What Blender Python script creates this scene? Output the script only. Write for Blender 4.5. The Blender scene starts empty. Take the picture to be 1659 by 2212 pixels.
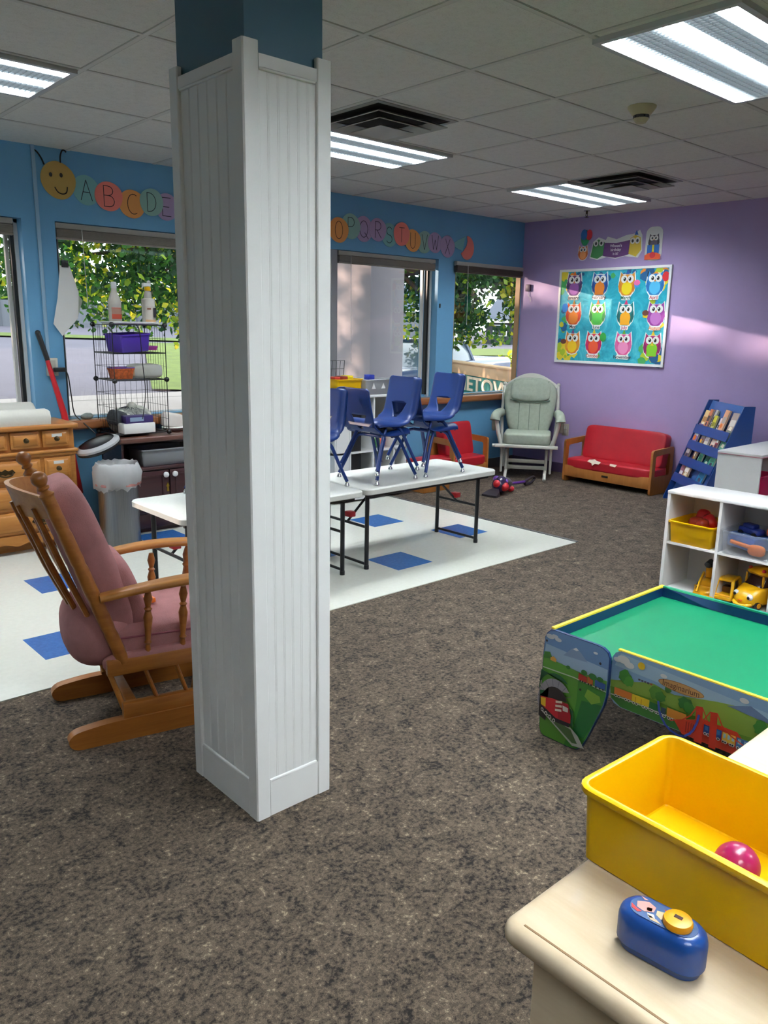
# Daycare classroom: pillar, folding tables with stacked chairs, rockers, shelves and toys.  Units are metres, floor at z = 0.
import bpy, bmesh, math, random
from mathutils import Vector, Matrix, noise
C = bpy.context.scene.collection
S = bpy.context.scene
PI = math.pi
R = math.radians
random.seed(7)

# ------------------------------------------------------------------ materials
def lin(c):
    if isinstance(c, str):
        c = [int(c[i:i+2], 16) / 255 for i in (0, 2, 4)]
    return tuple(x / 12.92 if x <= .04045 else ((x + .055) / 1.055) ** 2.4 for x in c)
def node(nt, kind, **kw):
    n = nt.nodes.new(kind)
    for k, v in kw.items():
        if isinstance(v, (int, float, str, bool)) and hasattr(n, k): setattr(n, k, v)
        else: n.inputs[k].default_value = v
    return n
MATS = {}
def mat(name, col, rough=.5, metal=0, var=0, vs=8, bump=0, bs=200, stretch=(1, 1, 1), coat=0, spec=.5, emit=0, alpha=1, transl=0):
    if name in MATS: return MATS[name]
    m = bpy.data.materials.new(name); m.use_nodes = True
    nt = m.node_tree; b = nt.nodes['Principled BSDF']; c = lin(col)
    b.inputs['Base Color'].default_value = (*c, 1); b.inputs['Roughness'].default_value = rough
    b.inputs['Metallic'].default_value = metal; b.inputs['Coat Weight'].default_value = coat
    b.inputs['Specular IOR Level'].default_value = spec
    b.inputs['Alpha'].default_value = alpha
    if emit:
        b.inputs['Emission Color'].default_value = (*c, 1); b.inputs['Emission Strength'].default_value = emit
    if var or bump:
        tc = node(nt, 'ShaderNodeTexCoord'); mp = node(nt, 'ShaderNodeMapping', Scale=stretch)
        nt.links.new(tc.outputs['Object'], mp.inputs['Vector'])
    if var:
        nz = node(nt, 'ShaderNodeTexNoise', Scale=vs, Detail=5.0, Roughness=.6)
        nt.links.new(mp.outputs[0], nz.inputs['Vector'])
        rp = nt.nodes.new('ShaderNodeValToRGB'); e = rp.color_ramp.elements
        e[0].position = .3; e[1].position = .7
        e[0].color = (*[x * (1 - var) for x in c], 1); e[1].color = (*[min(1, x * (1 + var)) for x in c], 1)
        nt.links.new(nz.outputs['Fac'], rp.inputs['Fac']); nt.links.new(rp.outputs['Color'], b.inputs['Base Color'])
    if bump:
        n2 = node(nt, 'ShaderNodeTexNoise', Scale=bs, Detail=3.0)
        nt.links.new(mp.outputs[0], n2.inputs['Vector'])
        bp = node(nt, 'ShaderNodeBump', Strength=bump, Distance=.002)
        nt.links.new(n2.outputs['Fac'], bp.inputs['Height']); nt.links.new(bp.outputs[0], b.inputs['Normal'])
    if transl:
        out = nt.nodes['Material Output']; t = node(nt, 'ShaderNodeBsdfTranslucent', Color=(*c, 1))
        mx = node(nt, 'ShaderNodeMixShader', Fac=transl)
        nt.links.new(b.outputs[0], mx.inputs[1]); nt.links.new(t.outputs[0], mx.inputs[2]); nt.links.new(mx.outputs[0], out.inputs['Surface'])
    MATS[name] = m
    return m
def ramp_mat(name, stops, scale, detail=6, rough=.8, bump=.3, scale2=None, stretch=(1, 1, 1), dist=.004, distort=0, rgh=.65, metric=None):
    m = bpy.data.materials.new(name); m.use_nodes = True
    nt = m.node_tree; b = nt.nodes['Principled BSDF']; b.inputs['Roughness'].default_value = rough
    tc = node(nt, 'ShaderNodeTexCoord'); mp = node(nt, 'ShaderNodeMapping', Scale=stretch)
    nt.links.new(tc.outputs['Object'], mp.inputs['Vector'])
    nz = node(nt, 'ShaderNodeTexNoise', Scale=scale, Detail=float(detail), Roughness=rgh, Distortion=float(distort))
    nt.links.new(mp.outputs[0], nz.inputs['Vector'])
    fac = nz.outputs['Fac']
    if scale2:
        n2 = node(nt, 'ShaderNodeTexNoise', Scale=scale2, Detail=3.0, Roughness=.7)
        nt.links.new(mp.outputs[0], n2.inputs['Vector'])
        ma = node(nt, 'ShaderNodeMath', operation='MULTIPLY_ADD'); ma.inputs[1].default_value = .5
        nt.links.new(n2.outputs['Fac'], ma.inputs[0])
        mb = node(nt, 'ShaderNodeMath', operation='MULTIPLY'); mb.inputs[1].default_value = .5
        nt.links.new(fac, mb.inputs[0]); nt.links.new(mb.outputs[0], ma.inputs[2]); fac = ma.outputs[0]
    rp = nt.nodes.new('ShaderNodeValToRGB'); el = rp.color_ramp.elements
    while len(el) < len(stops): el.new(.5)
    for e, (p, c) in zip(el, stops): e.position = p; e.color = (*lin(c), 1)
    nt.links.new(fac, rp.inputs['Fac']); nt.links.new(rp.outputs[0], b.inputs['Base Color'])
    if bump:
        bp = node(nt, 'ShaderNodeBump', Strength=bump, Distance=dist)
        nt.links.new(fac, bp.inputs['Height']); nt.links.new(bp.outputs[0], b.inputs['Normal'])
    MATS[name] = m
    return m
def wood(name, dark, light, rough=.4, sc=3.0, stretch=(1, 12, 12), coat=.1):
    m = ramp_mat(name, [(.3, dark), (.7, light)], sc, 6, rough, .05, stretch=stretch, dist=.001, distort=.4)
    m.node_tree.nodes['Principled BSDF'].inputs['Coat Weight'].default_value = coat
    return m
def glass(name, tint=(1, 1, 1), refl=1.0, base=.04):
    m = bpy.data.materials.new(name); m.use_nodes = True; nt = m.node_tree
    nt.nodes.remove(nt.nodes['Principled BSDF'])
    t = node(nt, 'ShaderNodeBsdfTransparent', Color=(*tint, 1)); g = node(nt, 'ShaderNodeBsdfGlossy', Roughness=.02)
    ge = nt.nodes.new('ShaderNodeNewGeometry'); io = node(nt, 'ShaderNodeMapRange'); io.inputs['To Min'].default_value = 1.45; io.inputs['To Max'].default_value = 1 / 1.45
    fr = nt.nodes.new('ShaderNodeFresnel'); nt.links.new(ge.outputs['Backfacing'], io.inputs['Value']); nt.links.new(io.outputs[0], fr.inputs['IOR'])
    mx = nt.nodes.new('ShaderNodeMixShader')
    nt.links.new(fr.outputs[0], mx.inputs[0]); nt.links.new(t.outputs[0], mx.inputs[1]); nt.links.new(g.outputs[0], mx.inputs[2])
    nt.links.new(mx.outputs[0], nt.nodes['Material Output'].inputs['Surface'])
    MATS[name] = m
    return m

# ------------------------------------------------------------------ mesh builder
ID = Matrix.Identity(4)
def frame(o, u, w):
    u = Vector(u).normalized(); w = Vector(w).normalized(); n = u.cross(w)
    return Matrix(((u.x, w.x, n.x, o[0]), (u.y, w.y, n.y, o[1]), (u.z, w.z, n.z, o[2]), (0, 0, 0, 1)))
def T(x, y, z): return Matrix.Translation((x, y, z))
def RX(a): return Matrix.Rotation(a, 4, 'X')
def RY(a): return Matrix.Rotation(a, 4, 'Y')
def RZ(a): return Matrix.Rotation(a, 4, 'Z')
def rr(w, h, r, n=5, cx=0, cy=0):
    r = min(r, w / 2 - 1e-4, h / 2 - 1e-4); P = []
    for q, (sx, sy) in enumerate(((1, 1), (-1, 1), (-1, -1), (1, -1))):
        for k in range(n + 1):
            a = q * PI / 2 + k * PI / 2 / n
            P.append((cx + sx * (w / 2 - r) + r * math.cos(a), cy + sy * (h / 2 - r) + r * math.sin(a)))
    return P
def ell(rx, ry, n=24, cx=0, cy=0): return [(cx + rx * math.cos(2 * PI * k / n), cy + ry * math.sin(2 * PI * k / n)) for k in range(n)]
class MB:
    def __init__(s, M=None):
        s.v = []; s.f = []; s.fm = []; s.fs = []; s.mats = []; s.M = M or ID
    def mi(s, m):
        if m is None: return 0
        if m not in s.mats: s.mats.append(m)
        return s.mats.index(m)
    def add(s, vs, fs, m=None, smooth=False, M=None):
        X = s.M @ M if M is not None else s.M
        b = len(s.v); s.v += [tuple(X @ Vector(p)) for p in vs]; k = s.mi(m)
        flip = X.determinant() < 0
        for q, f in enumerate(fs):
            f = [b + i for i in f]
            s.f.append(f[::-1] if flip else f); s.fm.append(k); s.fs.append(smooth[q] if isinstance(smooth, list) else smooth)
        return s
    def box(s, a, b, m=None, M=None):
        x0, y0, z0 = a; x1, y1, z1 = b
        vs = [(x0, y0, z0), (x1, y0, z0), (x1, y1, z0), (x0, y1, z0), (x0, y0, z1), (x1, y0, z1), (x1, y1, z1), (x0, y1, z1)]
        return s.add(vs, [(3, 2, 1, 0), (4, 5, 6, 7), (0, 1, 5, 4), (1, 2, 6, 5), (2, 3, 7, 6), (3, 0, 4, 7)], m, False, M)
    def rb(s, a, b, r=.01, seg=3, m=None, M=None):
        bm = bmesh.new(); bmesh.ops.create_cube(bm, size=1)
        c = [(p + q) / 2 for p, q in zip(a, b)]; d = [abs(q - p) for p, q in zip(a, b)]
        for v in bm.verts: v.co = Vector([c[i] + v.co[i] * d[i] for i in range(3)])
        bmesh.ops.bevel(bm, geom=bm.edges[:], offset=min(r, min(d) * .49), segments=seg, profile=.5, affect='EDGES')
        vs = [tuple(v.co) for v in bm.verts]; bm.verts.index_update()
        fs = [[v.index for v in f.verts] for f in bm.faces]; sm = [max(abs(c_) for c_ in f.normal) < .999 for f in bm.faces]; bm.free()
        return s.add(vs, fs, m, sm, M)
    def loft(s, loops, m=None, smooth=True, cap0=True, cap1=True, M=None, close=True, capsmooth=False):
        n = len(loops[0]); vs = [p for L in loops for p in L]; fs = []
        for i in range(len(loops) - 1):
            for j in range(n if close else n - 1):
                k = (j + 1) % n
                fs.append((i * n + j, i * n + k, (i + 1) * n + k, (i + 1) * n + j))
        sm = [smooth] * len(fs) + [smooth and capsmooth] * (cap0 + cap1)
        if cap0: fs.append(tuple(range(n))[::-1])
        if cap1: fs.append(tuple((len(loops) - 1) * n + j for j in range(n)))
        return s.add(vs, fs, m, sm, M)
    def prism(s, poly, t=.001, m=None, M=None, z=0):
        if sum(poly[i - 1][0] * poly[i][1] - poly[i][0] * poly[i - 1][1] for i in range(len(poly))) < 0: poly = poly[::-1]
        return s.loft([[(x, y, z) for x, y in poly], [(x, y, z + t) for x, y in poly]], m, False, True, True, M)
    def ring(s, outer, inner, t, m=None, M=None, z=0):
        n = len(outer)
        L = [[(x, y, z) for x, y in outer], [(x, y, z + t) for x, y in outer], [(x, y, z + t) for x, y in inner], [(x, y, z) for x, y in inner]]
        L.append(L[0])
        return s.loft(L, m, False, False, False, M)
    def lathe(s, prof, n=20, m=None, M=None, cap=True, smooth=True):
        L = [[(r * math.cos(2 * PI * k / n), r * math.sin(2 * PI * k / n), z) for k in range(n)] for r, z in prof]
        return s.loft(L, m, smooth, cap, cap, M)
    def tube(s, path, r, n=8, m=None, M=None, cap=True):
        P = [Vector(p) for p in path]; L = []; up = None
        for i, p in enumerate(P):
            d = (P[min(i + 1, len(P) - 1)] - P[max(i - 1, 0)]).normalized()
            if up is None:
                up = d.orthogonal().normalized()
            else:
                up = (up - d * up.dot(d)); up = up.normalized() if up.length > 1e-6 else d.orthogonal().normalized()
            q = d.cross(up); rad = r[i] if isinstance(r, (list, tuple)) else r
            L.append([tuple(p + (up * math.cos(2 * PI * k / n) + q * math.sin(2 * PI * k / n)) * rad) for k in range(n)])
        return s.loft(L, m, True, cap, cap, M)
    def ball(s, c, r, m=None, n=16, M=None, e=1.0):
        rx, ry, rz = r if isinstance(r, (list, tuple)) else (r, r, r)
        pw = lambda x: math.copysign(abs(x) ** e, x)
        L = []
        h = n // 2 + 2
        for i in range(1, h):
            a = -PI / 2 + PI * i / h
            L.append([(c[0] + rx * pw(math.cos(a)) * pw(math.cos(2 * PI * k / n)), c[1] + ry * pw(math.cos(a)) * pw(math.sin(2 * PI * k / n)), c[2] + rz * pw(math.sin(a))) for k in range(n)])
        return s.loft(L, m, True, True, True, M, True, True)
    def pillow(s, c, d, m=None, M=None, e=.35, n=36): return s.ball(c, [x / 2 for x in d], m, n, M, e)
    def tray(s, w, l, h, m=None, M=None, taper=.012, lip=.012, r=.02, t=.003, z=0):
        def lp(dw, zz): return [(x, y, zz) for x, y in rr(w + dw, l + dw, max(.004, r + dw / 2), 4)]
        k = taper * 2
        L = [lp(-k, z), lp(-k + .004, z + .002), lp(0, z + h - .012), lp(lip * 1.6, z + h - .012), lp(lip * 2, z + h - .008), lp(lip * 1.9, z + h - .002), lp(lip, z + h), lp(-t * 2 + .004, z + h - .001), lp(-t * 2, z + h - .006), lp(-k - t * 2, z + t + .002), lp(-k - t * 2 - .004, z + t)]
        return s.loft(L, m, True, True, True, M)
    def stroke(s, pts, w, m, M=None, z=0, t=.0008):
        for a, b in zip(pts, pts[1:]):
            a = Vector((*a, 0)); b = Vector((*b, 0)); d = b - a
            if d.length < 1e-6: continue
            d.normalize(); q = Vector((-d.y, d.x, 0)) * w / 2; a = a - d * w * .3; b = b + d * w * .3
            s.prism([(a + q)[:2], (a - q)[:2], (b - q)[:2], (b + q)[:2]], t, m, M, z)
        return s
    def build(s, name, m=None, parent=None, M=None, ang=40, sub=0):
        me = bpy.data.meshes.new(name); me.from_pydata(s.v, [], s.f)
        if m is not None and not s.mats: s.mats = [m]
        elif m is not None and None in s.mats: s.mats[s.mats.index(None)] = m
        for x in s.mats: me.materials.append(x)
        for p, k, sm in zip(me.polygons, s.fm, s.fs): p.material_index = min(k, max(0, len(s.mats) - 1)); p.use_smooth = bool(sm)
        me.update()
        if any(s.fs): me.set_sharp_from_angle(angle=R(ang))
        o = bpy.data.objects.new(name, me); C.objects.link(o)
        if parent is not None: o.parent = parent
        if M is not None: o.matrix_local = M
        return o

def tag(o, label=None, cat=None, group=None, kind=None):
    if label: o['label'] = label
    if cat: o['category'] = cat
    if group: o['group'] = group
    if kind: o['kind'] = kind
    return o
def thing(name, label, cat, loc=(0, 0, 0), rz=0, group=None, kind=None):
    o = bpy.data.objects.new(name, None); C.objects.link(o); o.empty_display_size = .1
    o.location = loc; o.rotation_euler = (0, 0, rz)
    return tag(o, label, cat, group, kind)
def copy_tree(o, parent=None):
    c = o.copy(); C.objects.link(c)
    if parent is not None: c.parent = parent
    for ch in list(o.children): copy_tree(ch, c)
    return c
def text_obj(name, txt, size, m, parent, M, depth=.0006, sx=1, align='CENTER', bold=0):
    cu = bpy.data.curves.new(name, 'FONT'); cu.body = txt; cu.size = size; cu.align_x = align; cu.align_y = 'CENTER'
    cu.extrude = depth; cu.offset = bold; cu.resolution_u = 3
    t = bpy.data.objects.new(name + '_source', cu); C.objects.link(t)
    dg = bpy.context.evaluated_depsgraph_get(); dg.update()
    me = bpy.data.meshes.new_from_object(t.evaluated_get(dg)); bpy.data.objects.remove(t); bpy.data.curves.remove(cu)
    me.name = name; me.materials.clear(); me.materials.append(m)
    if sx != 1:
        for v in me.vertices: v.co.x *= sx
    o = bpy.data.objects.new(name, me); C.objects.link(o); o.parent = parent; o.matrix_local = M
    return o
def arc(cx, cy, r, a0, a1, n=10, ry=None): return [(cx + r * math.cos(R(a0 + (a1 - a0) * k / n)), cy + (ry or r) * math.sin(R(a0 + (a1 - a0) * k / n))) for k in range(n + 1)]
def smooth_path(pts, n=6):
    P = [Vector(p) for p in pts]; out = []
    for i in range(len(P) - 1):
        p0, p1, p2, p3 = P[max(i - 1, 0)], P[i], P[i + 1], P[min(i + 2, len(P) - 1)]
        for k in range(n):
            t = k / n
            out.append(.5 * ((2 * p1) + (p2 - p0) * t + (2 * p0 - 5 * p1 + 4 * p2 - p3) * t * t + (3 * p1 - p0 - 3 * p2 + p3) * t ** 3))
    out.append(P[-1]); return [tuple(p) for p in out]

# palette
M_white = mat('white_paint', 'f1f3f2', .45, var=.02, vs=3)
M_whitegloss = mat('white_laminate', 'e6e7e6', .3, var=.02, vs=4)
M_black = mat('black_plastic', '121214', .4)
M_blackmetal = mat('black_metal', '15161a', .35, spec=.4)
M_chrome = mat('chrome', 'c8cacc', .18, 1)
M_steel = mat('brushed_steel', '9a9ca0', .32, 1, var=.15, vs=6, stretch=(30, 30, .3))
M_ink = mat('black_ink', '1a1420', .7)
M_red = mat('red_plastic', 'c4202a', .35)
M_yellow = mat('yellow_plastic', 'f0bc04', .3, coat=.2)
M_blueplastic = mat('blue_plastic', '0b2f70', .4, var=.04, bump=.15, bs=500)
M_oak = wood('honey_oak', 'a8682a', 'c08440')
M_oakdark = wood('oak_chair', '8a501c', 'a86a2c', .35)
M_maple = wood('maple', 'ccb592', 'dfcdb0', .4, 2.2, (9, 1, 9), .08)
M_darkwood = wood('dark_cherry', '2a1216', '3c1c1e', .35)
M_blueline = mat('blue_stripe_paint', '3468b8', .4)
M_green = mat('green_plastic', '2e9a4a', .45)
M_orange = mat('orange_plastic', 'ec7a1c', .4)
M_paper = mat('white_paper', 'eeeeea', .8)
M_clear = glass('clear_plastic', (.86, .88, .9))
M_glass = glass('window_glass', (.96, .98, .97))
LAMP, SKY, SUN, EXPOSURE = 32, 3.6, 10.0, 0.14
# ------------------------------------------------------------------ setting
H = 2.5626
XL, YB = -3.4, -4.2           # unseen left and back walls
M_blue = mat('blue_wall_paint', '6aa5cd', .55, var=.05, vs=1.5, bump=.15, bs=90)
M_purple = mat('purple_wall_paint', 'ae9ac9', .55, var=.05, vs=1.2, bump=.15, bs=90)
M_cream = mat('cream_wall_paint', 'c4c0b8', .6, var=.04, vs=1.5)
M_tile = ramp_mat('ceiling_tile', [(.25, 'd4d4cc'), (.5, 'eaeae2'), (.75, 'f0f0ea')], 160, 4, .9, .35, 40)
M_tbar = mat('ceiling_grid_paint', 'dadad2', .5)
M_carpet = ramp_mat('mottled_carpet', [(.39, '110d0b'), (.445, '2d251f'), (.48, '55493c'), (.50, '352c25'), (.53, '6b5d4d'), (.56, '473d34'), (.61, '8c7d67')], 13, 9, .95, .8, 70, dist=.006, distort=1.0, rgh=.76)
M_vinyl = mat('white_vinyl', 'd6d8ce', .16, var=.03, vs=40, spec=.45)
M_vblue = mat('blue_vinyl', '3266a6', .25, var=.12, vs=60)
M_sill = wood('sill_wood', '8a5430', 'a86c40', .35)
M_darkgrey = mat('dark_grey_trim', '4a4a4c', .5)
M_teal = mat('dark_teal_paint', '1c4a5c', .5)
M_alu = mat('white_aluminium', 'd8dad8', .35)
M_blindgrey = mat('blind_slat', '8c8478', .5, var=.08, vs=30)

def struct(o): o['kind'] = 'structure'; return o
struct(MB().box((XL - .2, YB - .2, -.08), (7.2, 5.85, 0)).build('floor', M_carpet))
vm = MB()
vm.box((XL, 3.142, 0), (4.69, 5.6, .004), M_vinyl)
for bx, by in ((3.85, 4.348), (3.24, 3.433), (4.118, 3.727), (1.412, 4.348), (1.107, 3.433), (2.88, 3.93), (2.34, 4.9), (.2, 4.04), (-.7, 3.433), (3.1, 5.0), (.5, 4.95)):
    vm.box((bx, by, .004), (bx + .3, by + .3, .0046), M_vblue)
struct(vm.build('floor_vinyl'))
struct(MB().box((4.69, 3.142, 0), (4.72, 5.6, .007)).build('trim_1', M_darkgrey))
# window wall with its openings (x0, x1)
Z0, Z1 = .80, 2.11
OPEN = [(-.3, 1.88), (2.095, 3.2), (3.42, 5.725), (5.962, 6.99)]
wm = MB(); Y0, Y1 = 5.6, 5.85
wm.box((XL, Y0, 0), (7.2, Y1, Z0)); wm.box((XL, Y0, Z1), (7.2, Y1, 2.75))
xs = [XL] + [a for o in OPEN for a in o] + [7.0]
for a, b in zip(xs[0::2], xs[1::2]): wm.box((a, Y0, Z0), (b, Y1 if b < 6.9 else 5.655, Z1))
struct(wm.build('wall_window', M_blue))
struct(MB().box((7, YB, 0), (7.2, 5.6, 2.75)).build('wall_right', M_purple))
struct(MB().box((XL - .2, YB, 0), (XL, 5.6, 2.75)).build('wall_left', M_cream))
struct(MB().box((XL - .2, YB - .2, 0), (7.2, YB, 2.75)).build('wall_back', M_cream))
struct(MB().box((6.985, YB, 0), (7, 5.6, .1)).build('baseboard_right', mat('purple_grey_vinyl', '5c4c6c', .5)))
struct(MB().box((4.72, 5.588, 0), (6.985, 5.6, .1)).build('baseboard_window', M_darkgrey))
# ceiling: tiles, T-bars a few millimetres proud
ceil = struct(MB().box((XL - .2, YB - .2, H), (7.2, 5.85, H + .12)).build('ceiling', M_tile))
g = MB(); G = .6096
k = -10
for k in range(-10, 9):
    x = 2.212 + k * G
    if XL < x < 7: g.box((x - .011, YB, H - .003), (x + .011, 5.6, H), M_tbar)
for k in range(-12, 6):
    y = 2.605 + k * G
    if YB < y < 5.6: g.box((XL, y - .011, H - .0032), (7, y + .011, H), M_tbar)
g.build('ceiling_grid', None, ceil)
g = MB(); M_gap = mat('tile_shadow_gap', 'b8b8b0', .9)
for k in range(-10, 9):
    x = 2.212 + k * G
    if XL < x < 7:
        for s in (-1, 1): g.box((x + s * .013 - .003, YB, H - .0012), (x + s * .013 + .003, 5.6, H), M_gap)
for k in range(-12, 6):
    y = 2.605 + k * G
    if YB < y < 5.6:
        for s in (-1, 1): g.box((XL, y + s * .013 - .003, H - .0013), (7, y + s * .013 + .003, H), M_gap)
g.build('tile_edge', None, ceil)
# sill: one continuous wooden ledge
struct(MB().rb((-1.0, 5.515, .735), (6.98, 5.66, .80), .018, 4).build('trim_2', M_sill))

# windows
def window(n, x0, x1, mullions=(), slim=False):
    w = thing('window_%d' % n, None, None, kind='structure')
    fr = MB(); ga = MB()
    def frm(a, b):
        for y, t, ins in ((5.685, .035, 0), (5.745, .03, .045)):
            c, d, e, f_ = a + ins, b - ins, Z0 - .06 + ins, Z1 - ins
            if slim: d = b - .016
            y += dy
            fr.box((c, y, e), (c + .022, y + t, f_))
            if not slim: fr.box((d - .022, y, e), (d, y + t, f_))
            fr.box((c, y, e), (d, y + t, e + .022)); fr.box((c, y, f_ - .022), (d, y + t, f_))
        for c in (a + .022, b - .045)[:1 if slim else 2]:
            ga.box((c, 5.7, Z0 + .02), (c + .023, 5.74, Z1 - .02))
        ga.box((a + .022, 5.7, Z1 - .045), (b - .022, 5.74, Z1 - .022))
    dy = -.07 if slim else 0
    edges = [x0] + [v for m in mullions for v in m] + [x1]
    for a, b in zip(edges[0::2], edges[1::2]):
        frm(a, b)
        MB().box((a + .06, 5.757 + dy, Z0 - .02), (b - (.012 if slim else .06), 5.761 + dy, Z1 - .06)).build('pane', M_glass, w)
    for a, b in mullions: MB().box((a, 5.62, Z0), (b, 5.84, Z1)).build('mullion', mat('grey_mullion', '8c8c90', .45), w)
    if slim: MB().box((b - .016, 5.603, Z0 - .04), (b - .0005, 5.66, Z1)).build('jamb_liner', mat('tan_frame', 'b08a5c', .4), w)
    fr.build('frame', mat('tan_frame', 'b08a5c', .4) if slim else M_alu, w); ga.build('gasket', M_black, w)
    return w
window(1, -.3, 1.88); window(2, 2.095, 3.2); window(3, 3.42, 5.725, [(4.43, 4.50)]); window(4, 5.962, 6.99, slim=True)

# raised blinds
def blind(x0, x1, label, y=5.625, cord=None, m=None, z=2.105):
    b = thing('window_blind', label, 'blind', ((x0 + x1) / 2, y, z), group='raised blinds at the window heads')
    w = (x1 - x0) / 2
    MB().rb((-w, -.02, -.035), (w, .02, 0), .003, 2).build('headrail', mat('blind_headrail', 'a8a49a', .4), b)
    st = MB()
    for k in range(12): st.box((-w + .004, -.024, -.043 - k * .0042), (w - .004, .024, -.0405 - k * .0042))
    st.box((-w + .002, -.016, -.104), (w - .002, .016, -.092))
    st.build('slat_stack', m or M_blindgrey, b)
    if cord:
        for cx, L in cord: MB().tube([(cx - (x0 + x1) / 2, -.03, -.03), (cx - (x0 + x1) / 2 + .01, -.03, -L)], .0025, 6).build('cord', M_white, b)
blind(.2, 1.83, 'raised grey blind at the head of the far left window')
blind(2.1, 3.19, 'raised grey blind above the spray bottles and wire cubes', cord=[(2.27, .55)])
blind(4.505, 5.69, 'raised grey blind over the window with the outdoor pier', cord=[(4.63, .95)])
blind(5.93, 6.955, 'raised dark blind over the window beside the purple wall', y=5.57, cord=[(6.08, .6)], m=mat('dark_blind', '4c4038', .5))

# pillar
P = struct(bpy.data.objects.new('pillar', None)); C.objects.link(P); P['label'] = 'square pillar with white beadboard wrap and dark teal top'; P.location = (1.165, 1.828, 0)
PW, PD, PH = .277, .377, 2.115   # x, y, height of the white wrap
MB().box((.018, .018, 0), (PW - .018, PD - .018, H)).build('core', M_teal, P)
bead = MB()
def beadface(o, u, wid):
    # vertical boards with v-grooves, between x=.05 and wid-.05
    n = 6; a, b = .045, wid - .045; st = (b - a) / n
    prof = []
    for k in range(n):
        x = a + k * st
        prof += [(x, .0046), (x + .002, .0056), (x + .0045, .0046), (x + .007, .0057), (x + .009, .006), (x + st - .002, .006)]
    prof.append((b, 0))
    M = frame(o, u, (0, 0, 1))
    vs = [(x, .06, d) for x, d in prof] + [(x, PH - .01, d) for x, d in prof]; n_ = len(prof)
    bead.add(vs, [(i, i + 1, n_ + i + 1, n_ + i) for i in range(n_ - 1)], None, False, M)
beadface((0, .015, 0), (1, 0, 0), PW); beadface((.015, PD, 0), (0, -1, 0), PD)
beadface((PW, PD - .015, 0), (-1, 0, 0), PW); beadface((PW - .015, 0, 0), (0, 1, 0), PD)
bead.build('beadboard', M_white, P)
def corner(sx, sy):
    m = MB(); X = 0 if sx < 0 else PW; Y = 0 if sy < 0 else PD
    w = .048; t = .014
    c = .004
    L = [(c, 0), (w - .003, 0), (w, .003), (w, t), (t, t), (t, w), (.003, w), (0, w - .003), (0, c)]
    m.prism([(X - sx * a, Y - sy * b) for a, b in L], PH + .03)
    m.build('corner_board', M_white, P)
for sx in (-1, 1):
    for sy in (-1, 1): corner(sx, sy)
for nm, z0, z1 in (('base_rail', 0, .115), ('top_rail', PH - .028, PH + .003)):
    for f in range(4):
        m = MB()
        q = {0: ((.049, .002, z0), (PW - .049, .012, z1)), 1: ((.049, PD - .012, z0), (PW - .049, PD - .002, z1)), 2: ((.002, .049, z0), (.012, PD - .049, z1)), 3: ((PW - .012, .049, z0), (PW - .002, PD - .049, z1))}[f]
        m.box(*q)
        a, b = q
        zz = z1 if nm == 'base_rail' else z0
        m.rb((a[0] if f > 1 else a[0], a[1], zz - .006), (b[0], b[1], zz + .006), .005, 2)
        m.build(nm, M_white, P)

# ceiling lights: troffers in the tile grid, three tubes behind a prismatic lens
def lens_mat(strength):
    m = bpy.data.materials.new('light_lens'); m.use_nodes = True; nt = m.node_tree
    nt.nodes.remove(nt.nodes['Principled BSDF'])
    tc = node(nt, 'ShaderNodeTexCoord'); sp = nt.nodes.new('ShaderNodeSeparateXYZ'); nt.links.new(tc.outputs['Object'], sp.inputs[0])
    def wave(axis, freq, lo, hi):
        a = node(nt, 'ShaderNodeMath', operation='MULTIPLY'); a.inputs[1].default_value = freq; nt.links.new(sp.outputs[axis], a.inputs[0])
        c = node(nt, 'ShaderNodeMath', operation='COSINE'); nt.links.new(a.outputs[0], c.inputs[0])
        r = node(nt, 'ShaderNodeMapRange'); r.inputs['From Min'].default_value = -1; r.inputs['To Min'].default_value = lo; r.inputs['To Max'].default_value = hi
        nt.links.new(c.outputs[0], r.inputs['Value']); return r.outputs[0]
    a = wave('Y', 2 * PI / .235, -1, 1)
    p0 = node(nt, 'ShaderNodeMath', operation='MAXIMUM'); p0.inputs[1].default_value = 0; nt.links.new(a, p0.inputs[0])
    p1 = node(nt, 'ShaderNodeMath', operation='POWER'); p1.inputs[1].default_value = 1.3; nt.links.new(p0.outputs[0], p1.inputs[0])
    p2 = node(nt, 'ShaderNodeMath', operation='MULTIPLY_ADD'); p2.inputs[1].default_value = 3.0; p2.inputs[2].default_value = .026; nt.links.new(p1.outputs[0], p2.inputs[0]); a = p2.outputs[0]
    e = node(nt, 'ShaderNodeEmission', Color=(.90, .96, 1.0, 1))
    mm = node(nt, 'ShaderNodeMath', operation='MULTIPLY'); mm.inputs[1].default_value = strength; nt.links.new(a, mm.inputs[0])
    nt.links.new(mm.outputs[0], e.inputs['Strength']); nt.links.new(e.outputs[0], nt.nodes['Material Output'].inputs['Surface'])
    return m
M_lens = lens_mat(LAMP)
M_louvre = mat('lens_ridge', 'dfe6ea', .4, transl=.6)
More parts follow.
